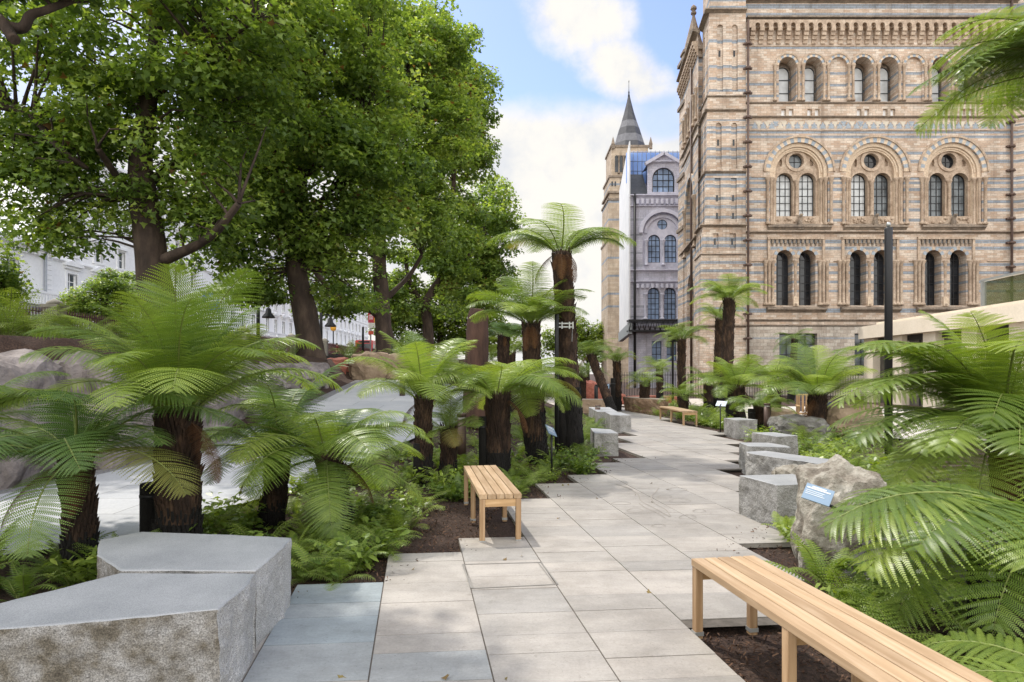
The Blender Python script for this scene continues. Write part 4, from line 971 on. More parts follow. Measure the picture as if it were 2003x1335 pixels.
# ================================================================ TREE FERNS
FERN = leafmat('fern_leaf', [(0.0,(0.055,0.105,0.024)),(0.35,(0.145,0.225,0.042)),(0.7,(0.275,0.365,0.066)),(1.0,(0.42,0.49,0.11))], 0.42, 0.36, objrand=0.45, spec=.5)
FERND = leafmat('fern_leaf_dark', [(0.0,(0.04,0.085,0.026)),(0.5,(0.105,0.18,0.044)),(1.0,(0.20,0.285,0.068))], 0.36, 0.42, objrand=0.45)
FERNY = leafmat('yellowing_fern_leaf', [(0.0,(0.14,0.17,0.045)),(0.5,(0.24,0.24,0.06)),(1.0,(0.26,0.18,0.06))], 0.42, 0.5, objrand=.5)
DEAD = leafmat('dead_frond', [(0.0,(0.06,0.024,0.010)),(0.6,(0.13,0.058,0.022)),(1.0,(0.2,0.12,0.04))], 0.3, 0.8, objrand=.3, tcol=(1.1,.8,.5))
STALK = plain('frond_stalk', (0.16,0.19,0.045), .6); STALKB = plain('brown_stalk', (0.10,0.05,0.02), .7)
TRUNKF = noisy('tree_fern_trunk', [(0.25,(0.006,0.003,0.002)),(0.48,(0.032,0.017,0.010)),(0.72,(0.105,0.06,0.034))], 9, 0.95, 1.0, 26, 0.03, stretch=(1,1,.35), detail=8)
TRUNKD = noisy('dark_fibre_trunk', [(0.25,(0.004,0.0035,0.003)),(0.6,(0.010,0.008,0.007)),(0.8,(0.025,0.016,0.011))], 12, 0.97, 1.0, 34, 0.03, stretch=(1,1,.25), detail=8)
def frond_data(mb, tint, a0, a1, npn, nq, rg, wmax=.23, lod=2, o=Vector((0,0,0)), az=0.0, L_=1.0, bare=.07, pw=.74, sway=.0, droop=.35, mi=0, ms=1, simple=False, tbase=.0):
    ca, sa = math.cos(az), math.sin(az)
    def tw(p): return Vector((p.x*ca-p.y*sa, p.x*sa+p.y*ca, p.z))
    K = 24; pts = [Vector((0,0,0))]; T = []
    for i in range(K):
        s = i/K; a = R(a0+(a1-a0)*(s**1.45)); t = Vector((math.cos(a)*math.cos(sway*s), math.cos(a)*math.sin(sway*s), math.sin(a))); T.append(t); pts.append(pts[-1]+t/K)
    T.append(T[-1])
    def P(s):
        x = s*K; i = min(int(x),K-1); return pts[i]+(pts[i+1]-pts[i])*(x-i), T[i]
    mb.tube([o+tw(pts[i])*L_ for i in range(0,K+1,2)], [.0085*L_*(1-.85*i/K)+.0006 for i in range(0,K+1,2)], 4, ms)
    tint += [.5]*(len(mb.v)-len(tint))
    fm = .45**.62*(.55)**.6; sp = (1-bare)/npn
    for i in range(npn):
        s1 = (i+.5)/npn; s = bare+(1-bare)*s1; r, t = P(s)
        side = Vector((-math.sin(sway*s), math.cos(sway*s), 0)); N_ = t.cross(side); 
        if N_.z < 0 and abs(t.z) < .95: N_ = -N_
        l = wmax*((s1+.02)**.62*(1.001-s1)**.6)/fm
        if s1 < .15: l *= .35+.65*s1/.15
        for sd in (-1,1):
            ph = R(4+40*s1**2.5+rg.uniform(-1.5,1.5)); d0 = side*sd*math.cos(ph)+t*math.sin(ph); lift = rg.uniform(.08,.14); dr = droop*rg.uniform(.88,1.12)
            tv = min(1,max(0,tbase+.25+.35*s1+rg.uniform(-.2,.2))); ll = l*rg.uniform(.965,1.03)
            def Q(q): return r+d0*(ll*q)+N_*(ll*(lift*q-dr*q*q))
            if simple:
                a,b,c,d = Q(0)-t*sp*.38, Q(.5)-t*sp*.36, Q(.5)+t*sp*.36, Q(0)+t*sp*.38; e = Q(1)
                vs = [o+tw(x)*L_ for x in (a,b,e,c,d)]; mb.add(vs, [(0,1,2,3,4)], mi); tint += [tv]*5; continue
            vf = rg.uniform(-.45,.35); m = max(3,int(nq*(.35+.65*ll/wmax)))
            for j in range(m):
                q = (j+.5)/m; p = Q(q); e1 = (Q(min(1,q+.03))-Q(max(0,q-.03))).normalized(); e2 = N_.cross(e1).normalized(); nn = e1.cross(e2)
                if nn.z < 0: nn = -nn
                pl = pw*sp*(1-q**1.8*.9)*(.75+.25*min(1,q*8)); hw = ll/m*.37
                for sg in (-1,1):
                    dd = e2*sg*.93+e1*.36+nn*vf
                    b0 = p-e1*hw; b1 = p+e1*hw
                    if lod >= 2: vs = [b0, b0+dd*pl*.6-e1*hw*-.12, p+dd*pl+e1*hw*.5, b1+dd*pl*.55, b1]
                    else: vs = [b0, p+dd*pl+e1*hw*.4, b1]
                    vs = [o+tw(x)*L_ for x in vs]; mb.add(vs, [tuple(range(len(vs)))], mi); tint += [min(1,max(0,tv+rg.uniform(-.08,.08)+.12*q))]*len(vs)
def fin(mb, tint, name, mats):
    me = mb.mesh(name, mats); a = me.attributes.new('tint','FLOAT','POINT'); a.data.foreach_set('value', tint); return me
CURVES = {'V':(86,38),'U':(80,8),'A':(62,-28),'B':(44,-44),'C':(22,-54),'D':(-6,-68),'X':(-35,-82)}
FM = {}
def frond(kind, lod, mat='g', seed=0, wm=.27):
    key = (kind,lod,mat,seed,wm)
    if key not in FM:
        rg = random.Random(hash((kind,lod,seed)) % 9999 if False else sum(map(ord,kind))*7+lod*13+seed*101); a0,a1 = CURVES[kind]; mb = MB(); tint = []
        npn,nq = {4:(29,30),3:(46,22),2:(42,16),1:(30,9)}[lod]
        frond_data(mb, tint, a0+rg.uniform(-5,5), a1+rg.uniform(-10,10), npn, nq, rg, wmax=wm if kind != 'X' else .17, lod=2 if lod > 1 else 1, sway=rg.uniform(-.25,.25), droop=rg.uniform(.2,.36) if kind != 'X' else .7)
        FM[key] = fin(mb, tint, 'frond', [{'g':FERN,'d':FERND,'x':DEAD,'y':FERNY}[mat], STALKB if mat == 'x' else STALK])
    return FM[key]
def fern_trunk(h, r, rg, base, top, bulge=1.06, dark=.35):
    mb = MB(); K = max(8,int(h*9)); n = 12; o = 0
    ax = top-base; ps = [base+ax*(i/K)+Vector((noise.noise((i*.31,r*9,1)),noise.noise((i*.31,r*9,7)),0))*r*.18 for i in range(K+1)]
    rad = [r*(bulge-(bulge-.9)*min(1,i/K*1.6))*(1+.1*noise.noise((i*.8,3,base.x))) for i in range(K+1)]; rad[-1] *= .7
    mb.tube(ps, rad, n, 0)
    for f in range(len(mb.f)):
        if max(mb.v[i][2] for i in mb.f[f]) < base.z+(top.z-base.z)*dark: mb.m[f] = 1
    cnt = int(min(520, h*380*r/.16)); 
    for i in range(cnt):
        s = i/cnt; z = s; a = i*2.39996; k = min(K-1,int(s*K)); p = ps[k]+(ps[k+1]-ps[k])*(s*K-k); rr = rad[k]
        d = Vector((math.cos(a),math.sin(a),0)); w = Vector((-d.y,d.x,0)); l = rg.uniform(.04,.09)*(1.25 if s > .55 else .8); b = p+d*rr*.93; ww = rg.uniform(.011,.02)
        tip = b+d*l*rg.uniform(.25,.6)+Vector((0,0,l*1.1)); mi = 1 if s < dark else 0
        vs = [b-w*ww-Vector((0,0,.02)), b+w*ww-Vector((0,0,.02)), tip+w*ww*.6, tip-w*ww*.6, b+d*.018-Vector((0,0,.03)), b+Vector((0,0,.05))]
        mb.add(vs, [(0,4,3),(4,1,2),(4,2,3),(2,1,5),(0,3,5),(3,2,5)], mi)
    return mb
NF = [0]
def fern(label, u, vt, Y, wpx, L_, n_, style='ABC', lod=2, z0=None, ub=None, mat='g', dead=2, extra=(), ztop=None, yb=None, group='tree ferns', skip=None, wm=.27):
    """tree fern: crown at pixel (u,vt) and depth Y"""
    n = int(n_*(1.3 if lod < 3 else 1.0)); NF[0] += 1; rg = random.Random(NF[0]*31); top = at(u,vt,Y)
    if ztop is not None: top.z = ztop
    bx = (ub-CX)/F*(yb or Y) if ub is not None else top.x
    base = Vector((bx,(yb or Y),0)); base.z = (height(base.x,base.y) if z0 is None else z0)-.08
    t = thing('tree_fern', label, 'tree fern', base, group)
    h = (top-base).length; r = wpx/2*Y/F
    mb = fern_trunk(h, r, rg, base, top); lpart('trunk', _off(mb,base), [TRUNKF,TRUNKD], t)
    rel = top-base
    def put(kind, az, sc_, m, sd, roll=0.0):
        o = link('frond', frond(kind,lod,m,sd,wm), t, rel+Vector((math.cos(az),math.sin(az),0))*r*.5-Vector((0,0,.03)))
        o.rotation_euler = (roll, rg.uniform(-.08,.08), az); o.scale = (sc_*L_,)*3
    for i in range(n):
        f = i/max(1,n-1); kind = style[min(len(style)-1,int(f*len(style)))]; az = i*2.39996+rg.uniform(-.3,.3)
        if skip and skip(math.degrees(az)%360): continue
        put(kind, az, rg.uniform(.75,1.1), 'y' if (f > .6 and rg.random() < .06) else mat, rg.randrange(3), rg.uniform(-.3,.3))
    for i in range((dead+1)//2): put('X', rg.uniform(0,6.28), rg.uniform(.35,.6), 'x', 0, rg.uniform(-.4,.4))
    for kind,azd,s_ in extra: put(kind, R(azd), s_, mat, rg.randrange(2), rg.uniform(-.12,.12))
    return t
# (label, crown u, crown v, depth, trunk px, frond length m, number, style ...)
fern('large spreading tree fern standing behind the two big granite blocks', 346, 808, 5.65, 82, 1.36, 20, 'VUUAABB', 3, extra=(('V',92,1.1),('V',140,1.0),('V',50,.9),('V',265,.9),('A',185,1.1),('A',150,1.1),('B',20,1.1),('A',35,1.1),('A',330,.9)), dead=2)
fern('dark tree fern with slim trunk left of the large spreading fern', 150, 890, 5.2, 56, 1.2, 18, 'ABBCC', 3, mat='d', ub=158, dead=3, extra=(('D',280,.9),('C',200,1.1)))
fern('low drooping tree fern in shade between the granite blocks and the left bench', 640, 890, 6.5, 48, 1.2, 25, 'AABBCCD', 3, ub=672, dead=3, extra=(('D',285,.8),('C',250,.9)))
fern('short tree fern tucked behind the drooping one, its fronds crossing the large fern', 545, 885, 6.9, 46, 1.25, 18, 'UABBC', 3, mat='d', ub=530, dead=2)
fern('pale yellow green tree fern with upright crown over a slim trunk', 828, 782, 9.3, 33, 1.2, 15, 'UUABB', 3, dead=1, extra=(('V',120,1.0),('V',210,1.0),('A',200,1.1)))
fern('short stump-like tree fern with few fronds left of the wooden bench', 878, 838, 9.8, 31, .75, 9, 'UBC', 2, dead=3, ub=876)
fern('stout tree fern directly behind the back end of the left bench', 972, 772, 9.9, 50, 1.3, 18, 'ABBC', 3, ub=972, dead=2, extra=(('B',15,1.1),('A',-15,1.05),('B',175,1.0)))
fern('bushy mid-height tree fern between the stout fern and the tall fern', 1018, 745, 11.6, 40, 1.2, 15, 'BBCD', 2, ub=1055, dead=2)
fern('big full tree fern with brown fringed crown left of the tallest fern', 1038, 632, 12.8, 38, 1.35, 20, 'UAABB', 2, ub=1050, dead=4)
fern('tallest tree fern, leaning trunk held by a steel collar and wires', 1098, 492, 13.3, 42, 1.5, 12, 'ABBB', 2, ub=1122, dead=9, extra=(('B',0,1.05),('B',185,1.05),('B',215,.9),('B',335,.95)))
fern('dark trunked tree fern in the gap beside the red fossil trunk', 985, 655, 19.0, 24, 1.1, 14, 'BBC', 2, mat='d')
fern('leaning tree fern near the red boulders left of the far path', 1155, 694, 25.0, 18, 1.3, 16, 'AABBC', 1, ub=1202, yb=24)
fern('straight slim tree fern behind the brown boulder seat', 1207, 708, 27.0, 16, 1.0, 14, 'UABB', 1)
fern('small dark stemmed tree fern right of the brown boulder seat', 1262, 750, 26.0, 20, 1.0, 13, 'ABBC', 1, ub=1258)
fern('tree fern on a straight trunk beside the thin lamp post', 1333, 664, 29.0, 17, 1.4, 18, 'AABBC', 1)
fern('tall tree fern with two-tone trunk in front of the museum turret', 1426, 583, 25.0, 25, 1.55, 20, 'AABBC', 2, ub=1420)
fern('tall tree fern just behind the one in front of the museum turret', 1408, 622, 27.5, 18, 1.25, 15, 'ABBC', 1, ub=1402)
fern('broad tree fern behind the lectern sign on the right bed', 1442, 757, 20.5, 34, 1.5, 18, 'UABBC', 2, dead=2)
fern('low tree fern behind the far wooden bench', 1336, 775, 23.0, 20, 1.0, 14, 'ABBC', 1, dead=3)
fern('small drooping dark tree fern against the pale basement wall', 1555, 662, 37.0, 13, 1.4, 14, 'BCCD', 1, mat='d', ub=1546)
fern('bright tree fern with upright fronds in front of the wooden armchair', 1600, 775, 16.6, 36, 1.65, 16, 'UAABB', 2, extra=(('V',100,1.0),('V',60,.95),('B',185,1.15),('A',170,1.1),('A',10,1.0)))
fern('low tree fern behind the brown bollard light on the right bed', 1492, 795, 18.2, 34, 1.0, 13, 'ABBC', 2)
fern('large tree fern with browning fronds overhanging the row of stone blocks', 1960, 830, 6.9, 60, 1.75, 26, 'AABBCC', 4, ub=1985, dead=5, extra=(('D',198,.95),('D',172,.9),('D',222,.95),('C',240,1.0),('C',222,1.0),('D',250,.85),('V',150,.85),('U',225,.85),('U',255,.8),('A',205,1.05),('A',160,1.1),('A',178,1.1),('B',178,1.1),('A',172,1.05),('B',200,1.05),('C',190,1.05),('A',150,1.0),('C',215,1.0)))
fern('near tree fern on a thick black trunk beside the long bench', 2085, 1005, 3.85, 125, 1.27, 9, 'CCD', 4, wm=.34, ub=1965, yb=3.75, dead=0, skip=lambda a: 195 < a < 345, extra=(('C',178,1.08),('C',186,1.0),('C',168,1.0),('C',156,.95),('C',200,.95),('D',212,.85),('C',224,.85),('D',240,.7),('C',192,1.05),('D',180,.9)))
fern('tree fern whose frond tips reach over the end of the long bench', 2330, 1470, 2.35, 150, .95, 9, 'BBC', 4, dead=0, skip=lambda a: 200 < a < 340, extra=(('B',172,.95),('C',160,.9)))
fern('tall tree fern beyond the right edge whose fronds hang in high', 2140, 130, 6.2, 40, 1.5, 26, 'BBCC', 4, dead=0, extra=(('B',180,1.05),('C',188,1.0),('B',172,1.0),('C',172,.95),('B',200,.9)))
fern('tree fern cut by the left edge with pale arching fronds', -80, 830, 5.9, 50, 1.15, 14, 'AABBC', 3, dead=2, extra=(('B',0,1.0),('B',12,.95)))
fern('dark low tree fern in front of the railings at far left', 38, 672, 17.5, 30, 1.5, 16, 'AABB', 2, mat='d', dead=0)
fern('tree fern in the distance left of the path under the trees', 1000, 690, 24.0, 18, 1.2, 14, 'ABBC', 1)
fern('pale tree fern peeping between the tall fern and the red boulders', 1138, 730, 29.0, 16, 1.2, 13, 'ABBC', 1)
fern('low tree fern in front of the iron fence left of the turret', 1290, 722, 33.0, 14, 1.3, 14, 'ABBC', 1)
fern('tree fern spreading beside the iron fence under the twin tall ferns', 1385, 745, 27.0, 18, 1.15, 14, 'ABBC', 1)
fern('tree fern on the right bed between the broad one and the bright one', 1515, 745, 21.5, 26, 1.55, 14, 'ABBC', 1)
# ---------------------------------------------------------------- understorey
UF = []
def clump(seed, kind):
    rg = random.Random(seed); mb = MB(); tint = []; n = rg.randint(9,13)
    for i in range(n):
        L_ = rg.uniform(.32,.5); az = i*2.4+rg.uniform(-.4,.4); a0 = rg.uniform(35,78); a1 = a0-rg.uniform(35,85)
        o = Vector((rg.uniform(-.04,.04),rg.uniform(-.04,.04),0))
        if kind == 'lady': frond_data(mb, tint, a0, a1, 18, 7, rg, wmax=.24, lod=1, o=o, az=az, L_=L_, bare=.12, pw=.6, sway=rg.uniform(-.5,.5), droop=.3)
        else: frond_data(mb, tint, a0, a1, 20, 0, rg, wmax=.15, o=o, az=az, L_=L_, bare=.1, sway=rg.uniform(-.5,.5), droop=.3, simple=True)
    return fin(mb, tint, 'fern_plant', [FERN,STALK])
def herb(seed):
    rg = random.Random(seed); rs = np.random.RandomState(seed); P = []; mb = MB()
    for i in range(14):
        a = rg.uniform(0,6.28); l = rg.uniform(.12,.29); tip = Vector((math.cos(a)*l*.8,math.sin(a)*l*.8,l)); mb.tube([(0,0,0),tip*.5+Vector((0,0,.03)),tip],[.004,.003,.002],3)
        for k in range(12): q = rg.uniform(.08,1.05); P.append(tuple(tip*q+Vector((rg.uniform(-.06,.06),rg.uniform(-.06,.06),rg.uniform(-.03,.04)))))
    me = leaves_mesh('leafy_plant', np.array(P), .085, rs, FERN, OSHAPE, .9, None, rs.uniform(.1,.9,len(P)))
    return me
LADY = [clump(i,'lady') for i in range(5)]; SWORD = [clump(20+i,'sword') for i in range(4)]; HERB = [herb(40+i) for i in range(4)]
LEFT_R = [(4.3,-1.95),(4.8,-1.8),(4.87,-1.15),(5.68,-1.05),(5.72,-.62),(6.2,-.55),(8.1,-.3),(8.13,.25),(9.25,.2),(9.3,.8),(10.05,.75),(10.1,1.3),(11.4,1.25),(11.45,1.8),(12,1.9),(14.5,2.15),(16,2.6),(19,3.0),(24,3.7)]
LEFT_L = [(4.3,-3.6),(5.5,-3.5),(7.5,-3.25),(10,-2.65),(13,-2.0),(18,-1.2),(24,-.2)]
RIGHT_L = [(2.2,2.0),(4.0,1.95),(5,2.2),(6,2.3),(7.1,3.35),(8.3,4.3),(10.2,4.7),(12,5.3),(14,5.3),(15.6,5.75),(17.5,6.0),(19,5.85),(22,5.75),(25.6,5.1),(29.5,5.4)]
RIGHT_R = [(2.2,6),(9,8),(14,8.6),(15.5,8.6),(17.5,7.0),(19.6,6.6),(24,8.8),(29.5,9.4)]
def interp(tab, y): return float(np.interp(y,[a for a,_ in tab],[b for _,b in tab]))
KEEP = [(-.95,.15,5.75,8.1),(-3.4,-1.7,2.4,4.75),(2.4,3.35,6.4,7.5),(3.5,4.6,8.3,10.3),(3.7,4.6,9.9,10.9),(4.4,5.3,11.2,12.5),(5.4,6.2,15.8,17),(2.3,3.3,4.9,5.7),(1.9,2.5,12.5,14),(2.7,3.3,17.2,21.9),(4.9,5.75,19.3,22.3)]
def scatter(n, side, y0, y1, meshes, label, name, cat, group, s0, s1, seed, bias=1.0):
    rg = random.Random(seed); k = 0; tries = 0; pl = []
    while k < n and tries < n*40:
        tries += 1; y = y0+(y1-y0)*rg.random()**bias
        a,b = (interp(LEFT_L,y),interp(LEFT_R,y)) if side == 'L' else (interp(RIGHT_L,y),interp(RIGHT_R,y))
        w = b-a; q = rg.random(); x = (b-.12-(w-.2)*q**1.5) if side == 'L' else (a+.12+(w-.2)*q**1.5)
        if any(c[0]-.1 < x < c[1]+.1 and c[2]-.1 < y < c[3]+.1 for c in KEEP): continue
        if any((x-p)**2+(y-r)**2 < (.13+.008*y)**2 for p,r in pl): continue
        pl.append((x,y)); k += 1
        o = link(name, rg.choice(meshes), None, (x,y,height(x,y)-.05)); s = rg.uniform(s0,s1); o.scale = (s,s,s*rg.uniform(.8,1.1)); o.rotation_euler = (0,0,rg.uniform(0,6.28)); tag(o, label, cat, group)
scatter(75,'L',4.4,14,LADY,'low feathery green fern growing in the bed left of the path','fern_plant','fern','feathery ferns in the left bed',.6,1.1,1,1.2)
scatter(30,'L',14,23,LADY[:3],'small feathery fern in the far part of the left bed','fern_plant','fern','far feathery ferns in the left bed',.9,1.5,2)
scatter(34,'L',4.4,13,SWORD,'upright ladder-leaved fern growing in the bed left of the path','sword_fern','fern','ladder-leaved ferns in the left bed',.5,.95,3,1.2)
scatter(46,'L',4.3,12,HERB,'small leafy plant at the edge of the left bed','leafy_plant','plant','leafy plants in the left bed',.7,1.25,4)
scatter(95,'R',2.3,12,LADY,'low feathery green fern growing in the bed right of the path','fern_plant','fern','feathery ferns in the right bed',.6,1.1,5,1.1)
scatter(48,'R',12,29,LADY[:3],'feathery fern filling the far part of the right bed','fern_plant','fern','far feathery ferns in the right bed',.9,1.6,6)
scatter(30,'R',2.6,10,SWORD,'upright ladder-leaved fern growing in the bed right of the path','sword_fern','fern','ladder-leaved ferns in the right bed',.5,1.0,7,1.2)
scatter(64,'R',2.4,22,HERB,'small leafy plant in the bed right of the path','leafy_plant','plant','leafy plants in the right bed',.8,1.5,8)
def bank_plants():
    rg = random.Random(77)
    for i in range(85):
        y = rg.uniform(9.5,27); x = rg.uniform(-15.5,-8.2 if y > 12 else -9.5)
        o = link('fern_plant', rg.choice(LADY[:3]), None, (x,y,height(x,y)-.05)); s = rg.uniform(1.3,2.6); o.scale = (s,)*3; o.rotation_euler = (0,0,rg.uniform(0,6.28)); tag(o,'shaded fern on the bank between the rock wall and the street railings','fern','ferns on the bank under the plane trees')
    for i in range(16):
        y = rg.uniform(7.2,12.5); x = rg.uniform(-9.9,-8.7)
        o = link('fern_plant', rg.choice(LADY[:3]), None, (x,y,height(x,y)-.05)); s = rg.uniform(1.6,2.6); o.scale = (s,)*3; o.rotation_euler = (0,0,rg.uniform(0,6.28)); tag(o,'shaded fern hanging over the top of the rock wall','fern','ferns along the top of the rock wall')
    for i in range(16):
        y = rg.uniform(27.4,30); x = rg.uniform(-8,1.5)
        o = link('fern_plant', rg.choice(LADY[:3]), None, (x,y,height(x,y)-.05)); s = rg.uniform(1.3,2.4); o.scale = (s,)*3; o.rotation_euler = (0,0,rg.uniform(0,6.28)); tag(o,'fern growing behind the rocks at the top of the plaza','fern','ferns behind the plaza rocks')
bank_plants()
def corner_plants():
    rg = random.Random(78)
    for i in range(34):
        y = rg.uniform(3.5,5.5); x = rg.uniform(-5.6,-3.35) if y < 4.75 else rg.uniform(-5.2,-2.6)
        k = i%3; me = (LADY,HERB,SWORD)[k]; nm = ('fern_plant','leafy_plant','sword_fern')[k]
        o = link(nm, rg.choice(me), None, (x,y,height(x,y)-.05)); s = rg.uniform(.7,1.2); o.scale = (s,)*3; o.rotation_euler = (0,0,rg.uniform(0,6.28))
        tag(o,('feathery fern in the shaded corner left of the granite blocks','leafy plant in the shaded corner left of the granite blocks','ladder-leaved fern in the shaded corner left of the granite blocks')[k],('fern','plant','fern')[k],('feathery ferns left of the granite blocks','leafy plants left of the granite blocks','ladder-leaved ferns left of the granite blocks')[k])
corner_plants()
def single(name, label, cat, mesh, u, v, s, rz=0.0, z=0.0):
    p = gp(u,v,z); o = link(name, mesh, None, (p.x,p.y,z-.03)); o.scale = (s,)*3; o.rotation_euler[2] = rz; tag(o,label,cat)
single('sword_fern','tall single ladder-leaved fern rising beside the dark boulder behind the long bench','fern',SWORD[1],1800,1205,1.35,.4)
single('sword_fern','bright fern tuft between the long bench and the boulder with the plaque','fern',SWORD[2],1610,1145,1.2,1.2)
single('fern_plant','fern rising at the paving edge next to the mulch by the granite blocks','fern',SWORD[0],695,1115,1.0,.2)
# loose ground cover nobody could count
def ground_cover():
    rs = np.random.RandomState(5); P = []
    for tab_l,tab_r,y0,y1,n in ((LEFT_L,LEFT_R,4.4,24,5200),(RIGHT_L,RIGHT_R,2.4,29,7600)):
        k = 0
        while k < n:
            y = y0+(y1-y0)*rs.uniform(); a,b = interp(tab_l,y),interp(tab_r,y); x = a+.1+(b-a-.2)*rs.uniform()
            if noise.noise((x*1.3,y*1.3,2)) < (-.05 if y > 7 else .12) or any(c[0] < x < c[1] and c[2] < y < c[3] for c in KEEP): 
                k += .3; continue
            P.append((x,y,height(x,y)-.03+rs.uniform(.0,.14))); k += 1
    P = np.array(P); o = link('ground_cover', leaves_mesh('ground_cover', P, .075, rs, FERN, OSHAPE, .9, None, rs.uniform(0,.8,len(P)))); tag(o, 'low green leaves carpeting the planting beds', 'ground cover', None, 'stuff')
    # shredded bark chips on the near beds
    P = []
    for x0,x1,y0,y1,n in ((1.15,2.4,2.0,4.3,3800),(-2.0,-.1,4.4,8.0,3600),(1.9,3.2,4.0,6.4,1500),(-.1,1.3,8,11.5,1200)):
        q = np.stack([rs.uniform(x0,x1,n),rs.uniform(y0,y1,n),np.zeros(n)],1); P.append(q)
    P = np.concatenate(P)
    ok = []
    for x,y,_ in P:
        l = interp(LEFT_R,y)+.2 if x < 1.4 and y > 4.35 else -9; 
        inR = x > (1.16 if y < 4.02 else interp(RIGHT_L,y)-.25)
        ok.append((x < l and y > 4.3) or (inR and y < 6.5 and x > 1.1))
    P = P[np.array(ok)]; P[:,2] = -.052+rs.uniform(0,.022,len(P))
    CH = np.array([(-.12,0),(.12,.1),(.16,.8),(-.05,1.0)])
    bm_ = leafmat('bark_chip', [(0,(0.02,0.01,0.006)),(.5,(0.075,0.038,0.022)),(1,(0.17,0.10,0.062))], .02, .9)
    # chips and litter kicked onto the paving edges, fallen leaves
    E = []
    for side in (LEFT_R, RIGHT_L):
        for i in range(380):
            y = rs.uniform(4.2 if side is LEFT_R else 2.3,12); x = interp(side,y)+(.12 if side is LEFT_R else -.2)+rs.normal()*.13
            E.append((x,y,.004))
    P = np.concatenate([P,np.array(E)])
    q = np.array([(rs.uniform(-1.4,3.4),rs.uniform(2.6,16),.006) for i in range(45)]); q = q[[interp(LEFT_R,max(4.4,p[1]))+.1 < p[0] < interp(RIGHT_L,p[1])-.3 for p in q]]
    fl = link('fallen_leaves', leaves_mesh('fallen_leaves', q, .045, rs, leafmat('fallen_leaf',[(0,(0.10,0.06,0.025)),(.6,(0.22,0.15,0.06)),(1,(0.16,0.17,0.05))],.1,.8), LSHAPE, .95)); tag(fl,'scattered fallen leaves on the paving','leaves',None,'stuff')
    o = link('bark_mulch', leaves_mesh('bark_mulch', P, .035, rs, bm_, CH, .6)); tag(o,'dark red brown bark chips covering the beds','mulch',None,'stuff')
ground_cover()
# ================================================================ OBJECTS
def wood(name, c1, c2, c3, axis):
    m_, nt, bs = newmat(name); N = nt.nodes; L = nt.links
    tc = N.new('ShaderNodeTexCoord'); mp = N.new('ShaderNodeMapping'); sc_ = [26,26,26]; sc_[axis] = 1.6; mp.inputs['Scale'].default_value = sc_; L.new(tc.outputs['Object'], mp.inputs[0])
    oi = N.new('ShaderNodeObjectInfo'); va = N.new('ShaderNodeVectorMath'); va.operation = 'ADD'; L.new(mp.outputs[0], va.inputs[0]); L.new(oi.outputs['Random'], va.inputs[1])
    n = N.new('ShaderNodeTexNoise'); n.inputs['Scale'].default_value = 1.0; n.inputs['Detail'].default_value = 7; n.inputs['Distortion'].default_value = .6; L.new(va.outputs[0], n.inputs['Vector'])
    c = ramp_node(nt, n.outputs['Fac'], [(0.3,tuple(x*.93 for x in c1)),(0.42,c1),(0.55,c2),(0.7,c3)])
    sh = ramp_node(nt, oi.outputs['Random'], [(0,(0.80,0.77,0.74)),(1,(1.1,1.08,1.05))]); c = mixc(nt,1.0,c,sh,'MULTIPLY')
    c = mixc(nt,1.0,c,ramp_node(nt, noise_node(nt, 3.5, 4), [(0.3,(0.9,0.89,0.87)),(0.7,(1.05,1.05,1.05))]),'MULTIPLY')
    L.new(c, bs.inputs['Base Color']); bs.inputs['Roughness'].default_value = .5; bs.inputs['Specular IOR Level'].default_value = .3
    bump_node(nt, bs, n.outputs['Fac'], .08, .004); return m_
WOODL = wood('pale_oak_long', (0.40,0.28,0.17), (0.455,0.33,0.21), (0.50,0.375,0.25), 1); WOODV = wood('pale_oak_upright', (0.35,0.225,0.125), (0.43,0.29,0.17), (0.49,0.35,0.22), 2); WOODX = wood('pale_oak_cross', (0.43,0.275,0.14), (0.53,0.355,0.19), (0.6,0.42,0.245), 0)
STEEL = MT.get('steel') or plain('steel',(0.45,0.46,0.45),.35,.6)
def bench(label, p0, p1, w, group='pale oak slatted benches', h=.45, legs=3, ns=5):
    """p0-p1: left long edge of the seat on the ground plan; w: width to the right of it"""
    p0 = Vector((*p0,0)); p1 = Vector((*p1,0)); d = (p1-p0); L_ = d.length; d.normalize()
    b = thing('park_bench', label, 'bench', p0, group, math.atan2(d.y,d.x)-math.pi/2)   # local +y runs along the bench, +x to its right
    g = .008; sw = (w-g*(ns-1))/ns
    for i in range(ns):
        x = sw/2+i*(sw+g); mb = MB(); mb.obox((x,L_/2,h-.0225),(1,0,0),(0,0,1),(0,1,0),sw/2,.0225,L_/2,0,.004); lpart('slat', mb, WOODL, b)
    lw = .05
    for j in range(legs):
        y = lw/2+.0+(L_-lw)*j/(legs-1)
        for x in (lw/2+.004,w-lw/2-.004):
            mb = MB(); mb.obox((x,y,(h-.047)/2-.015),(1,0,0),(0,1,0),(0,0,1),lw/2,lw/2,(h-.047)/2+.015,0,.004); l_ = lpart('leg', mb, WOODV, b)
            f = MB(); f.obox((x,y,.0),(1,0,0),(0,1,0),(0,0,1),lw/2+.003,lw/2+.003,.012); lpart('foot_bracket', f, STEEL, l_)
        mb = MB(); mb.obox((w/2,y,h-.085),(1,0,0),(0,1,0),(0,0,1),w/2-lw-.006,.018,.036); lpart('crossbar', mb, WOODX, b)
    return b
bench('pale oak bench of five slats standing half on mulch left of the path', (-.308,6.04), (-.600,7.92), .405)
bench('longest-looking pale oak bench in front, crossing the lower right of the path edge', (1.43,2.02), (1.112,3.96), .42)
bench('small far oak bench between the brown boulder seat and the lectern sign', (5.16,19.3), (5.10,22.1), .45)
GRTOP = noisy('honed_granite', [(0.28,(0.23,0.24,0.245)),(0.72,(0.40,0.405,0.405))], 1.3, 0.5, .15, 60, .004, fine=(190,0.72,1.25))
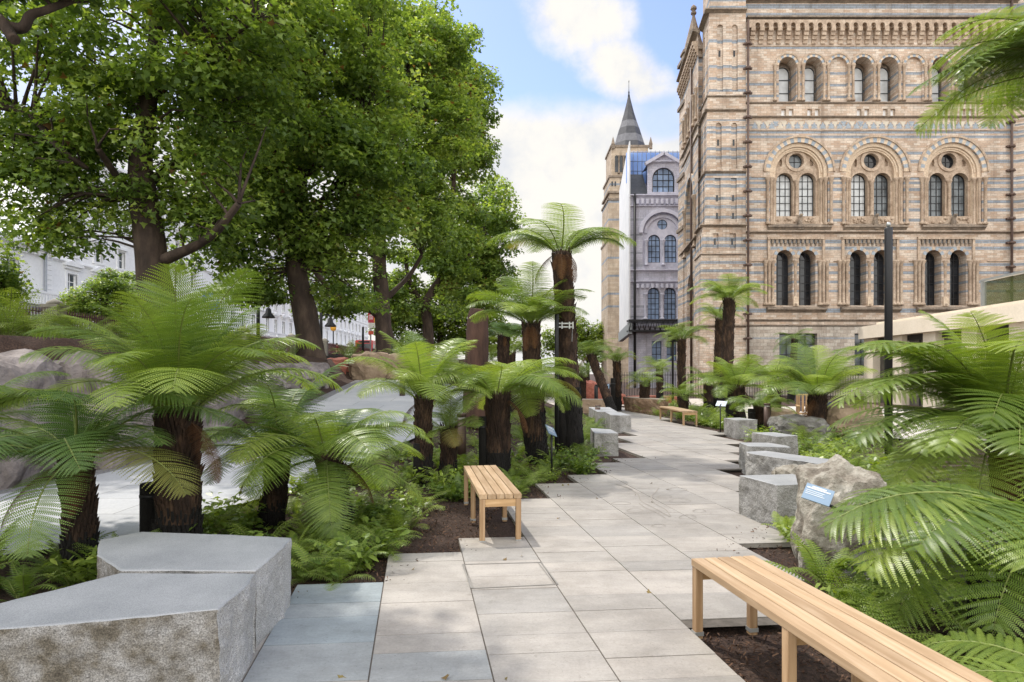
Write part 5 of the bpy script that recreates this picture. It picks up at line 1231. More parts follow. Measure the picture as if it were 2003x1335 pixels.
GRSIDE = noisy('split_granite', [(0.25,(0.17,0.16,0.14)),(0.5,(0.32,0.31,0.295)),(0.75,(0.44,0.43,0.42))], 5, 0.9, 1.0, 22, .03, detail=9, fine=(160,0.5,1.35))
GRWARM = noisy('weathered_granite', [(0.28,(0.07,0.058,0.042)),(0.40,(0.16,0.14,0.108)),(0.50,(0.25,0.235,0.21)),(0.66,(0.38,0.372,0.36))], 7, 0.92, 1.0, 26, .03, detail=9, fine=(150,0.5,1.35))
GRCUT = noisy('sparkling_cut_granite', [(0.3,(0.36,0.36,0.355)),(0.7,(0.50,0.50,0.495))], 3, 0.85, 1.0, 45, .02, detail=9, fine=(200,0.4,1.5))
def stone(name, label, cat, top, z0, z1, rough=.03, mats=None, group=None, sidemat=None, seed=0, step=.045, topjit=.012, flare=.0):
    """block with a flat honed top (plan polygon at z1) and rough split sides"""
    mats = mats or [GRTOP,GRSIDE]; n = len(top); c = sum((Vector((p[0],p[1],0)) for p in top), Vector())/n
    A = sum(top[i][0]*top[(i+1)%n][1]-top[(i+1)%n][0]*top[i][1] for i in range(n))
    if A < 0: top = top[::-1]; sidemat = sidemat and [sidemat[(n-2-i)%n] for i in range(n)]
    rim = []; sm = []
    for i in range(n):
        a,b = Vector((*top[i][:2],0)),Vector((*top[(i+1)%n][:2],0)); k = max(2,int((b-a).length/step))
        for j in range(k): rim.append((a+(b-a)*(j/k), Vector(((b-a).y,-(b-a).x,0)).normalized())); sm.append(sidemat[i] if sidemat else 1)
    m = len(rim); H = max(3,int((z1-z0)/step)); mb = MB(); vs = []
    for h in range(H+1):
        f = h/H; z = z1-(z1-z0)*f
        for p,nn in rim:
            d = noise.fractal(Vector((p.x*3.1,p.y*3.1,z*3.1+seed)),1.0,2.0,4)*rough + noise.noise(Vector((p.x*14,p.y*14,z*14+seed)))*rough*.4
            if h == 0: d = d*.6
            vs.append(c*0+p+nn*(d+flare*f)+Vector((0,0,z if h else z1)))
    mb.add(vs, [], 1)
    for h in range(H):
        for j in range(m):
            mb.f.append((h*m+j,(h+1)*m+j,(h+1)*m+(j+1)%m,h*m+(j+1)%m)); mb.m.append(sm[j]); mb.sm.append(False)
    o = len(mb.v); ins = []
    for p,nn in rim:
        dd = (c-p); q = p+dd.normalized()*min(.02,dd.length*.3); ins.append((q.x,q.y,z1+.004))
    mb.v += ins; 
    for j in range(m): mb.f.append((j,(j+1)%m,o+(j+1)%m,o+j)); mb.m.append(0); mb.sm.append(True)
    mb.f.append(tuple(o+j for j in range(m))); mb.m.append(0); mb.sm.append(False)
    base = Vector((c.x,c.y,z0)); ob = link(name, mb.mesh(name, mats, base), None, base); tag(ob,label,cat,group); return ob
def tp(z, *px): return [tuple(gp(u,v,z))[:2] for u,v in px]
G1 = 'granite seating blocks'
stone('granite_block','nearest granite block with polished top and brown stained front face','stone seat', tp(.45,(-75,1238),(156,1220),(428,1194),(478,1152),(500,1123),(235,1121),(125,1150),(-80,1200)), -.1, .45, .022, [GRTOP,GRSIDE,GRWARM,GRCUT], G1, [2,2,3,3,1,1,1,1], 3, .016)
stone('granite_block','second granite block with polished top, fitted behind the nearest one','stone seat', tp(.45,(237,1117),(501,1118.5),(556,1072),(569,1053),(430,1046),(275,1041),(194,1057),(188,1088)), -.1, .45, .02, [GRTOP,GRSIDE,GRWARM,GRCUT], G1, [1,3,3,1,1,1,2,2], 9, .02)
stone('granite_block','tall near grey block on the right, next to the boulder with the plaque','stone seat', [(2.58,7.26),(2.745,6.62),(3.22,6.72),(3.24,7.36)], -.1, .435, .02, None, G1, None, 5, .035)
stone('granite_block','longest flat-topped grey block on the right, with rough overhanging front','stone seat', [(3.64,9.92),(3.62,9.7),(4.02,8.8),(4.15,8.36),(4.52,9.05),(3.98,10.05)], -.1, .375, .045, None, G1, None, 14, .04)
stone('granite_block','grey block wedged between the longest block and the squarer one behind','stone seat', [(3.84,10.82),(3.80,10.28),(4.40,10.12),(4.46,10.35),(4.34,10.8)], -.1, .42, .03, None, G1, None, 22, .045)
stone('granite_block','squared grey block with sharp edges, fourth back along the right edge','stone seat', [(4.58,12.2),(4.73,11.4),(5.19,11.6),(5.03,12.3)], -.1, .46, .015, None, G1, None, 31, .045)
stone('granite_block','separate cube-like grey block beside the lectern sign','stone seat', [(5.54,16.7),(5.60,15.95),(6.18,16.1),(6.02,16.88)], -.1, .42, .02, None, G1, None, 37, .05)
stone('granite_block','low smooth grey block among ferns right of the tallest tree fern','stone seat', [(1.64,12.7),(2.12,12.72),(2.1,13.6),(1.7,13.9)], -.1, .40, .012, None, G1, None, 41, .05)
stone('granite_block','smooth grey block with a fern at its corner, left of the path bend','stone seat', [(2.72,17.56),(2.95,17.45),(3.28,17.6),(3.2,18.8),(2.76,18.9)], -.1, .44, .012, None, G1, None, 43, .05)
stone('granite_block','pale blue-grey block behind the small brown bollard','stone seat', [(2.55,19.1),(3.15,19.0),(3.3,21.6),(2.6,21.7)], -.1, .44, .012, None, G1, None, 47, .06)
BRST = noisy('brown_sandstone', [(0.25,(0.13,0.08,0.05)),(0.5,(0.29,0.185,0.115)),(0.75,(0.43,0.32,0.225))], 2.5, .9, 1.0, 9, .05, detail=8); BRTOP = noisy('sawn_sandstone', [(0.3,(0.38,0.3,0.23)),(0.7,(0.48,0.41,0.33))], 2, .8)
stone('seating_rock','brown rough-sided boulder seat with sawn top at the far path edge','stone seat', [(4.76,27.4),(4.95,25.9),(5.75,24.5),(6.1,24.9),(5.5,27.2)], -.1, .58, .06, [BRTOP,BRST], None, None, 51, .07, flare=-.08)
stone('seating_rock','low tan stone block left of the far path, before the red boulders','stone seat', [(2.9,26.4),(4.0,26.0),(4.1,27.0),(3.0,27.3)], -.1, .5, .03, [BRTOP,noisy('tan_sandstone',[(0.3,(0.36,0.25,0.17)),(0.7,(0.48,0.36,0.26))],3,.85)], None, None, 53, .08)
def boulder(label, c, rx, ry, rz, mat, seed, rough=.25, sub=4, name='boulder', group=None, boxy=.5, detail=.06):
    bm = bmesh.new(); bmesh.ops.create_icosphere(bm, subdivisions=sub, radius=1)
    for v in bm.verts:
        p = v.co.copy(); m = max(abs(p.x),abs(p.y),abs(p.z)); q = p*(1-boxy)+p/m*boxy*.85
        d = 1+noise.fractal(p*1.3+Vector((seed,0,0)),1,2,4)*rough+noise.noise(p*5+Vector((0,seed,0)))*detail+abs(noise.noise(p*2.6+Vector((seed,seed,0))))*rough*.5
        v.co = Vector((q.x*rx,q.y*ry,q.z*rz))*d
    for f in bm.faces: f.smooth = False
    me = bpy.data.meshes.new(name); bm.to_mesh(me); bm.free(); me.materials.append(mat)
    o = link(name, me, None, c); return tag(o, label, 'boulder', group)
ROCKY = noisy('cream_pitted_rock', [(0.25,(0.07,0.055,0.042)),(0.42,(0.22,0.19,0.15)),(0.58,(0.40,0.37,0.31)),(0.78,(0.55,0.52,0.47))], 5.5, .92, 1.0, 11, .06, detail=9)
ROCKD = noisy('grey_quartz_rock', [(0.25,(0.06,0.055,0.05)),(0.5,(0.2,0.19,0.175)),(0.68,(0.31,0.3,0.29)),(0.8,(0.6,0.6,0.58))], 3, .9, 1.0, 10, .06, detail=9)
REDR = noisy('red_sandstone', [(0.3,(0.20,0.06,0.04)),(0.7,(0.34,0.12,0.08))], 2, .9, .8, 8, .05)
PINKR = noisy('pink_grey_granite', [(0.25,(0.07,0.058,0.053)),(0.45,(0.20,0.172,0.16)),(0.75,(0.33,0.29,0.275))], 2.4, .9, .9, 8, .06, detail=9)
TANR = noisy('tan_rock', [(0.3,(0.22,0.155,0.10)),(0.7,(0.38,0.29,0.2))], 2, .9, .8, 8, .05)
boulder('upright pitted cream boulder carrying the tilted blue plaque', (2.74,5.38,.28), .33,.32,.55, ROCKY, 4, .26, 5)
boulder('dark low boulder with white quartz patch behind the long bench', (3.28,4.95,.10), .62,.36,.33, ROCKD, 8, .25, 5)
boulder('rough pale boulder lying against the longest grey block', (3.75,8.15,.1), .42,.4,.34, ROCKY, 12, .25, 4)
boulder('red sandstone boulder beside the black frame at the far path', (3.9,32.5,.45), .7,.6,.8, REDR, 3, .18)
boulder('broad low red boulder right of the red one at the far path', (5.1,33.0,.2), .8,.6,.4, REDR, 9, .18)
boulder('long red boulder in front of the iron fence', (7.4,34.0,.12), 1.6,.6,.32, REDR, 14, .18)
boulder('grey rounded boulder with grass tufts on the patio edge', (7.45,16.6,.15), .75,.6,.38, ROCKD, 21, .12)
boulder('tan flat rock on the patio beside the grassy grey boulder', (7.9,19.2,.25), .6,.45,.3, TANR, 23, .18)
boulder('brown rock behind the bright tree fern at the armchair', (8.85,16.6,.32), .75,.55,.5, TANR, 27, .15)
for i,(x,y,z,a,b,c,l) in enumerate(((-8.2,7.3,.8,1.0,1.5,1.2,'pink grey rock face at the left edge of the rock wall'),(-7.75,9.3,.75,.9,1.1,1.15,'pink rock in the wall seen under the pale arching fronds'),(-7.05,10.9,.75,.9,1.0,1.15,'pink grey rock in the wall behind the slim dark tree fern'),(-6.55,12.7,.9,.9,1.2,1.1,'rounded pink rock in the wall behind the large spreading fern'),(-6.8,15.2,1.05,.8,1.3,.85,'grey pink rock farther along the wall beside the plaza'),(-7.1,18.2,1.25,.8,1.5,.7,'rock in the wall below the plane trees'),(-7.2,21.5,1.4,.8,1.7,.6,'farthest rock of the wall below the plane trees'))):
    boulder(l,(x,y,z),a,b,c,PINKR,30+i,.26,5,'wall_rock','rocks of the retaining wall',.65)
for i,(x,y,z,a,b,c,m_,l) in enumerate(((-9.6,12.3,2.05,1.0,.5,.25,TANR,'flat tan rock on top of the rock wall'),(-7.6,27.2,1.7,.75,.5,.6,REDR,'red block among the rocks below the second plane tree'),(-6.0,27.2,1.75,.9,.6,.75,TANR,'tan rock right of the red block below the plane trees'),(-4.6,27.4,1.75,1.0,.6,.7,TANR,'tan rock behind the pale yellow green tree fern'),(-3.1,27.6,1.8,.9,.6,.75,ROCKY,'pale rock at the foot of the third plane tree'))):
    boulder(l,(x,y,z),a,b,c,m_,50+i,.2,4,'boulder',None,.6)
# plaque on the boulder
PLATE = plain('blue_grey_plate', (0.22,0.31,0.42), .55, 0, .04); INK = plain('white_print', (0.75,0.78,0.8), .5); BLACKM = plain('black_metal', (0.02,0.02,0.022), .45, .3)
def plaque(name, label, c, n, up, w, h, stem=None, mat=None, lines=5):
    c = Vector(c); n = Vector(n).normalized(); x = Vector(up).cross(n).normalized(); y = n.cross(x); t = thing(name, label, 'sign', c if stem is None else stem)
    mb = MB(); mb.obox(c,x,y,n,w/2,h/2,.006); part('panel', mb, mat or PLATE, t)
    mb = MB(); rg = random.Random(4)
    for i in range(lines): 
        l = w*(.42 if i < 2 else rg.uniform(.3,.42)); hh = h*(.035 if i < 2 else .014); yy = h*(.36-.11*i-(.06 if i > 1 else 0)); mb.obox(c+n*.0075+y*yy-x*(w*.44-l),x,y,n,l if i else l*.6,hh,.0012)
    part('lettering', mb, INK, t)
    mb = MB()
    if stem is None: mb.tube([c-n*.01,c-n*.10+x*.06,c-n*.16+x*.2],.012,6)
    else:
        s = Vector(stem); mb.tube([s,(s.x,s.y,c.z-.03)],.016,8); mb.tube([(s.x,s.y,c.z-.04),c-n*.006],.014,6); mb.box(s.x-.06,s.x+.06,s.y-.06,s.y+.06,s.z-.01,s.z+.012)
    part('bracket' if stem is None else 'post', mb, BLACKM, t); return t
plaque('information_plaque','tilted blue-grey plaque with white lettering fixed to the cream boulder', at(1600,968,4.86), (-.35,-.72,.62), (.45,.25,.85), .20, .135)
plaque('lectern_sign','small lectern sign on a black post right of the path, facing the far bench', at(1411,790,17.3), (-.35,-.55,.8), (.25,.3,.9), .27, .2, gp(1409,846), plain('pale_plate',(0.5,0.56,0.6),.3,.2))
plaque('lectern_sign','small lectern sign seen edge-on beside the tallest tree fern', at(1078,843,10.2), (.75,-.35,.55), (.1,.3,.95), .24, .17, gp(1079,926))
plaque('lectern_sign','dark little lectern sign by the leaning fern at the far path', at(1182,757,26.0), (-.2,-.6,.75), (0,.3,.9), .4, .3, gp(1182,783)+Vector((0,-2,0)))
# bollard lights
BROWN = plain('brown_metal', (0.10,0.062,0.05), .5, .3)
def bollard(label, u, vb, h, r, z=None):
    p = gp(u,vb) if z is None else z; t = thing('bollard_light', label, 'bollard', p, 'bollard lights')
    mb = MB(); mb.lathe([(r,-.05),(r,h*.88)],(0,0,0),18); lpart('post', mb, BROWN, t)
    mb = MB(); mb.lathe([(r*.8,h*.88),(r*.8,h*.93)],(0,0,0),18); lpart('lens', mb, plain('frosted_lens',(0.6,0.58,0.54),.3) if 'frosted_lens' not in MT else MT['frosted_lens'], t)
    mb = MB(); mb.lathe([(r,h*.93),(r,h*.985),(r*.93,h)],(0,0,0),18); lpart('cap', mb, BROWN, t)
bollard('brown bollard light beside the row of right-hand blocks', 1500.5, 846, .78, .085)
bollard('brown bollard light in front of the pale blue-grey block', 1169, 829, .58, .085)
bollard('dark bollard out on the left plaza', 787, 0, .78, .09, Vector(((787-CX)/F*20.4,20.4,height(-3.5,20.4))))
bollard('bollard light behind the stout fern, half hidden by fronds', 903, 0, .9, .085, Vector(((903-CX)/F*11.8,11.8,height(-.9,11.8)-.1)))
# black poles
def pole(label, u, Y, vt, r, cap=None, name='lamp_post', grp=None, z=None):
    top = at(u,vt,Y); zb = height(top.x,Y)-.1 if z is None else z; t = thing(name, label, 'lamp post', (top.x,Y,zb), grp); h = top.z-zb
    mb = MB(); mb.lathe([(r,0),(r,h-.02),(r*.9,h)],(0,0,0),14); lpart('pole', mb, BLACKM, t)
    if cap == 'lamp': mb = MB(); mb.lathe([(r*.4,h),(r*.4,h+.03),(r*.55,h+.035),(r*.5,h+.09),(r*.2,h+.11)],(0,0,0),12); lpart('sensor', mb, STEEL, t)
    if cap == 'bell':
        mb = MB(); mb.tube([(0,0,h-.25),(.2,0,h-.1),(.42,0,h-.1),(.5,0,h-.25)],.03,6); lpart('arm', mb, BLACKM, t)
        mb = MB(); mb.lathe([(.05,.1),(.12,.02),(.14,-.16),(.3,-.34),(.3,-.40)],(.5,0,h-.35),14); lpart('lantern', mb, BLACKM, t)
    if cap == 'flood': mb = MB(); mb.box(-r*4,r*4,-.12,.02,h-.35,h-.05); lpart('floodlight', mb, BLACKM, t)
    return t
pole('thick black lamp column in front of the museum, right of its middle bay', 1738, 12.5, 446, .072, 'lamp')
pole('thin black pole hugging the tallest tree fern', 1089, 12.7, 615, .042)
pole('thin black lamp post by the straight tree fern near the fence', 1316, 30.0, 655, .055, 'flood')
pole('black garden lamp with hanging bell lantern, left of the second plane trunk', 505, 31.0, 592, .085, 'bell', z=2.2)
pole('black garden lamp with bell lantern, right of the second plane trunk', 628, 34.0, 612, .08, 'bell', z=2.2)
pole('plain black post between the two stone gate piers', 710, 40.0, 640, .07, None, z=2.2)
pole('black post at the foot of the third plane tree', 768, 33.0, 672, .08, None, z=2.2)
# timber stakes next to tree ferns
def stake(label, u, Y, vt, r): 
    p = at(u,vt,Y); zb = height(p.x,Y)-.1; mb = MB(); h = p.z-zb; mb.lathe([(r,0),(r,h-.015),(r*.9,h)],(0,0,0),12); t = thing('timber_stake', label, 'stake', (p.x,Y,zb), 'black stakes beside tree ferns'); lpart('post', mb, TRUNKD, t)
    mb = MB(); mb.lathe([(r*1.05,h*.82),(r*1.05,h*.86)],(0,0,0),12); lpart('tie_band', mb, BLACKM, t)
stake('black stake touching the large spreading fern at its left', 294, 5.75, 945, .085); stake('black stake beside the stout fern, left side', 944, 9.8, 815, .06); stake('black stake between the tall fern and its pole', 1100, 13.2, 775, .1)
stake('black stake left of the straight slim fern', 1199, 26.6, 740, .1); stake('black stake left of the broad fern behind the lectern', 1427, 20.2, 783, .12); stake('black stake beside the near black-trunked fern', 1912, 3.9, 1075, .055); stake('black stake by the pale yellow green fern', 815, 9.2, 868, .05); stake('black stake near the low tree fern', 1470, 18.0, 800, .1)
# steel collar and wires on the tallest fern
t = thing('support_collar','small steel collar with guy wires on the leaning tallest fern','support', at(1104,640,13.1)); mb = MB(); c = at(1104,640,13.0)
mb.obox(c,(1,0,0),(0,1,0),(0,0,1),.17,.02,.012); mb.obox(c+Vector((0,0,.07)),(1,0,0),(0,1,0),(0,0,1),.17,.02,.012)
for x in (-.16,-.05,.1,.17): mb.obox(c+Vector((x,-.03,.03)),(1,0,0),(0,1,0),(0,0,1),.012,.02,.07)
part('clamp', mb, STEEL, t); mb = MB(); mb.tube([c+Vector((.16,-.03,0)),gp(1113,872)],.004,4); part('wire', mb, STEEL, t)
# black frame at far path
t = thing('black_frame','small black metal goal-like frame in front of the red boulder','frame',(3.95,30,0)); mb = MB(); mb.tube([(3.95,30,-.05),(3.95,30,.98)],.09,6); part('upright', mb, BLACKM, t); mb = MB(); mb.box(3.9,4.9,29.93,30.07,.92,1.06); part('rail', mb, BLACKM, t)
# reddish fossil tree trunk
mb = MB(); b = Vector((at(930,600,17).x,17,height(-1,17)-.1)); mb.tube(bez([b,b+Vector((0,0,1.4)),b+Vector((.05,0,2.2)),at(934,635,17),at(938,606,17)],5),[.34,.33,.34,.33,.32,.33,.31,.32,.31,.32,.30,.31,.30,.31,.29,.30,.28,.29,.27,.26,.24],14)
o = link('fossil_trunk', mb.mesh('fossil_trunk', noisy('red_brown_bark',[(0.3,(0.032,0.017,0.012)),(0.7,(0.11,0.058,0.04))],4,.95,1.0,9,.05,stretch=(1,1,.2)), b), None, b); tag(o,'reddish brown standing trunk without fronds behind the pale green tree fern','tree trunk')
# wooden armchair on the patio
t = thing('garden_armchair','pale wooden armchair half hidden by the bright tree fern','chair',(8.85,19.0,0),None,R(-20))
def cbox(n,x0,x1,y0,y1,z0,z1): mb = MB(); mb.box(x0,x1,y0,y1,z0,z1); lpart(n,mb,WOODV if z1-z0 > .3 else WOODX,t)
for x in (-.35,.31): cbox('leg',x,x+.045,-.35,-.3,0,.6); cbox('leg',x,x+.045,.3,.35,0,.95); cbox('armrest',x-.02,x+.07,-.38,.3,.602,.635)
for i in range(7): cbox('seat_slat',-.3,.3,-.34+i*.09,-.27+i*.09,.38,.405)
for i in range(6): cbox('back_slat',-.3+i*.105,-.23+i*.105,.31,.335,.42,.92)
cbox('back_rail',-.304,.306,.305,.345,.925,.965)
# blue planter/bench panels by the fence
mb = MB(); mb.box(12.0,13.3,27.0,27.06,.35,1.05); mb.box(12.0,13.3,26.6,27.0,.35,.4); mb.box(12.05,12.1,26.6,27.05,0,.36); mb.box(13.2,13.25,26.6,27.05,0,.36)
o = link('metal_seat', mb.mesh('metal_seat', plain('dark_blue_metal',(0.02,0.035,0.08),.4,.2),(12.6,27,0)), None, (12.6,27,0)); tag(o,'dark blue metal seat in front of the iron fence','seat')
def fence(name, label, pts, h, sp, rail_z, mat, r=.013, spike=.1, grp=None, piers=False):
    t = thing(name, label, 'railings', pts[0], grp); mb = MB(); rl = MB()
    for a,b in zip(pts,pts[1:]):
        a,b = Vector(a),Vector(b); L_ = (b-a).length; n = int(L_/sp); d = (b-a)/n
        for i in range(n):
            p = a+d*(i+.5); mb.add([p+Vector((x*r,y*r,0)) for x,y in ((-1,-1),(1,-1),(1,1),(-1,1))]+[p+Vector((x*r,y*r,h-spike)) for x,y in ((-1,-1),(1,-1),(1,1),(-1,1))]+[p+Vector((0,0,h))],[(0,1,5,4),(1,2,6,5),(2,3,7,6),(3,0,4,7),(4,5,8),(5,6,8),(6,7,8),(7,4,8)])
        for z in rail_z: rl.tube([a+Vector((0,0,z)),b+Vector((0,0,z))],.022,6)
    part('bars', mb, mat, t); part('rail', rl, mat, t); return t
fence('iron_fence','black iron fence in front of the museum basement', [(6.8,41,-.03),(14.0,41,-.03)], 1.75, .16, (.15,1.5), IRON)
fence('iron_fence','black iron fence running from the museum front to the cream pavilion', [(14.1,41.2,-.03),(22.4,41.2,-.03)], 1.75, .16, (.15,1.5), IRON)
# street-side boundary: low wall, piers, railings
DKW = noisy('dark_mossy_wall',[(0.3,(0.035,0.033,0.028)),(0.7,(0.09,0.085,0.07))],1.5,.95,.5,8); PIER = noisy('weathered_pier_stone',[(0.3,(0.22,0.2,0.165)),(0.7,(0.36,0.335,0.285))],1.8,.9,.3,12); MAROON = plain('maroon_iron',(0.07,0.014,0.014),.5,.1)
bx = -17.6; PY = [14.5,24.6,33,42,51,60,69.5,80,92]
for i in range(len(PY)-1):
    y0,y1 = PY[i]+.3,PY[i+1]-.3; z = 2.2+.012*max(0,PY[i]-24)
    loc = ['nearest the camera','behind the dark low fern','behind the thickest plane trunk','left of the second plane trunk','just past the second plane trunk','between the two visible stone piers','behind the red signboard','at the far end'][i]
    mb = MB(); mb.box(bx-.2,bx+.2,y0,y1,1.6,z+.62); mb.box(bx-.26,bx+.26,y0,y1,z+.62,z+.74); o = link('boundary_wall', mb.mesh('boundary_wall', DKW,(bx,y0,z)), None,(bx,y0,z)); tag(o,'dark low street wall '+loc,'wall','low street wall')
    fence('street_railings','maroon spiked railings on the low wall '+loc,[(bx,y0,z+.745),(bx,y1,z+.745)],1.15,.15,(.1,.95),MAROON,.016,.12,'street railings')
for i,y in enumerate(PY[1:7]):
    z = 2.2+.012*max(0,y-24); mb = MB(); mb.box(bx-.27,bx+.27,y-.27,y+.27,1.6,z+1.9); mb.box(bx-.34,bx+.34,y-.34,y+.34,z+1.9,z+2.02); mb.lathe([(.30,0),(.26,.1),(.05,.22)],(bx,y,z+2.02),12)
    o = link('gate_pier', mb.mesh('gate_pier', PIER,(bx,y,z)), None,(bx,y,z)); tag(o,'weathered stone pier '+['beside the two people at far left','behind the feathery small tree','behind the thickest plane trunk','left of the second plane trunk','right of the second plane trunk','left of the red signboard'][i],'pier','stone piers of the street wall')
# dark planter boxes below the wall
for i,y in enumerate((52,55,58)):
    mb = MB(); mb.box(-16.9,-16.1,y,y+2.6,2.1,3.1); o = link('planter_box', mb.mesh('planter_box', plain('dark_planter',(0.035,0.03,0.025),.8) if 'dark_planter' not in MT else MT['dark_planter'],(-16.5,y,2.2)), None,(-16.5,y,2.2)); tag(o,['nearest','middle','farthest'][i]+' of three dark planters under the street wall','planter','dark planters')
# signboard with poles
t = thing('street_signboard','tall red and yellow banner sign on grey steel poles beside the third plane trunk','sign',(-9.3,41.5,2.2)); Y=41.5; zz = lambda v: EYE+(HZ-v)/F*Y; xx = lambda u: (u-CX)/F*Y
for u in (725,737): mb = MB(); mb.tube([(xx(u),Y,2.1),(xx(u),Y,zz(545))],.05,8); part('pole', mb, plain('grey_steel',(0.4,0.42,0.43),.4,.3) if 'grey_steel' not in MT else MT['grey_steel'], t)
for u0,u1,v0,v1,c,n in ((720.5,732,613,632,(0.45,0.035,0.06),'red_panel'),(732.2,742,616,632,(0.62,0.33,0.03),'yellow_panel'),(721,730,632.3,642,(0.62,0.6,0.57),'white_panel'),(731,741,632.3,642,(0.6,0.59,0.56),'white_panel'),(721,731,648,655,(0.5,0.08,0.04),'orange_panel')):
    mb = MB(); mb.box(xx(u0),xx(u1),Y-.08,Y-.05,zz(v1),zz(v0)); part(n, mb, plain(n+str(u0),c,.5,0,.05), t)
mb = MB()
for k in range(3): mb.box(xx(722.5),xx(730),Y-.086,Y-.082,zz(618+k*3.6),zz(616.6+k*3.6))
part('lettering', mb, INK, t)
# crossing globe lamp
t = thing('crossing_lamp','striped pole with an orange globe at the street crossing','lamp',(at(652,640,72).x,72,2.9)); z1 = at(652,648,72).z; mb = MB(); mb.tube([(0,0,0),(0,0,z1-2.9)],.07,8); lpart('pole', mb, BLACKM, t); mb = MB(); mb.lathe([(.1,-.3),(.28,-.2),(.34,.05),(.26,.28),(.06,.36)],(0,0,z1-2.9+.3),14); lpart('globe', mb, plain('orange_globe',(0.75,0.36,0.03),.3), t)
# flag
t = thing('flag','blue and white flag hanging on a slim grey pole behind the large fern','flag',(at(395,600,44).x,44,2.3)); mb = MB(); mb.tube([(0,0,0),(0,0,6.2)],.04,8); lpart('pole', mb, MT['grey_steel'], t); mb = MB(); W_=14; vs=[]
for j in range(9):
    for i in range(W_+1): vs.append((.04+i*.085,.12*math.sin(i*.7+j*.15)*i/W_,3.75+j*.15-.02*i))
mb.add(vs,[],0); [ (mb.f.append((j*(W_+1)+i,j*(W_+1)+i+1,(j+1)*(W_+1)+i+1,(j+1)*(W_+1)+i)), mb.m.append(1 if abs(i*.6-j) < 1.4 else 0), mb.sm.append(True)) for j in range(8) for i in range(W_) ]
lpart('cloth', mb, [plain('flag_blue',(0.06,0.12,0.42),.8),plain('flag_white',(0.7,0.72,0.75),.8)], t)
# vehicles
def car(label, x, y, z, c, rz, L_=4.3, h=1.48):
    t = thing('parked_car', label, 'car', (x,y,z), None, rz); pm = plain('car_paint_'+label[:5].strip().replace(' ','_'), c, .25, 0, .03, .6); TY = MT.get('tyre') or plain('tyre',(0.015,)*3,.9); CG = MT.get('car_glass') or glassmat('car_glass',(0.03,0.035,0.04),.05,.3)
    pf = [(-.5,.25),(-.5,.62),(-.47,.72),(-.27,.86),(.34,.92),(.47,.85),(.5,.7),(.5,.28)]
    def body(pf,w,mi=0,tap=0): 
        mb = MB(); n=len(pf); vs=[(a*L_,s*(w-tap*max(0,b-.9)),b) for s in (-1,1) for a,b in pf]; mb.add(vs,[tuple(range(n)),tuple(reversed(range(n,2*n)))]+[(i,i+n,(i+1)%n+n,(i+1)%n) for i in range(n)],mi); return mb
    lpart('body', body(pf,.88), pm, t); lpart('cabin', body([(-.29,.86),(-.16,h-.09),(-.1,h-.03),(.2,h),(.3,h-.06),(.42,.92),(.3,.915),(-.2,.87)],.80,0,.25), CG, t)
    mb = body([(-.14,h-.06),(-.08,h+.005),(.2,h+.012),(.29,h-.04)],.68); lpart('roof', mb, pm, t)
    for a in (-.31,.31):
        for s in (-1,1): 
            mb = MB(); mb.tube([(a*L_,s*.70,.32),(a*L_,s*.90,.32)],.32,16); w = lpart('wheel', mb, TY, t); mb = MB(); mb.tube([(a*L_,s*.895,.32),(a*L_,s*.912,.32)],.2,12); lpart('rim', mb, STEEL, w)
    for s in (-1,1): mb = MB(); mb.obox((-.485*L_,s*.62,.66),(1,0,0),(0,1,0),(0,0,1),.05,.16,.07); lpart('headlight', mb, STEEL, t)
car('red car on the street behind the railings at far left', -22.0, 27.5, 2.32, (0.42,0.02,0.02), R(90)); car('white car parked farther along behind the feathery tree', -24.5, 38.5, 2.5, (0.6,0.6,0.6), R(90)); car('silver car parked nose-on behind the red car', -26.0, 33.5, 2.4, (0.35,0.37,0.39), R(90))
t = thing('bus','red bus on the street seen between piers beside the signboard','bus',(-21.2,96,3.1)); RB = plain('bus_red',(0.5,0.02,0.02),.3,0,.04)
mb = MB(); mb.obox((0,0,1.75),(1,0,0),(0,0,1),(0,1,0),1.25,1.45,4.5,0,.12); lpart('body', mb, RB, t)
for s in (-1,1):
    for k in range(5): mb = MB(); mb.obox((s*1.252,-3.6+k*1.8,2.1),(0,1,0),(0,0,1),(1,0,0),.78,.5,.01); lpart('window', mb, GL_DARK, t)
mb = MB(); mb.obox((0,-4.505,2.05),(1,0,0),(0,0,1),(0,1,0),1.05,.65,.01); lpart('windscreen', mb, GL_DARK, t); mb = MB(); mb.obox((0,-4.505,2.95),(1,0,0),(0,0,1),(0,1,0),.8,.14,.012); lpart('route_panel', mb, BLACKM, t)
for s in (-1,1):
    for y in (-2.8,2.6): mb = MB(); mb.tube([(s*.95,y,.45),(s*1.27,y,.45)],.45,16); lpart('wheel', mb, MT['tyre'], t)
    mb = MB(); mb.obox((s*.95,-4.51,.8),(1,0,0),(0,0,1),(0,1,0),.14,.1,.012); lpart('headlight', mb, STEEL, t)
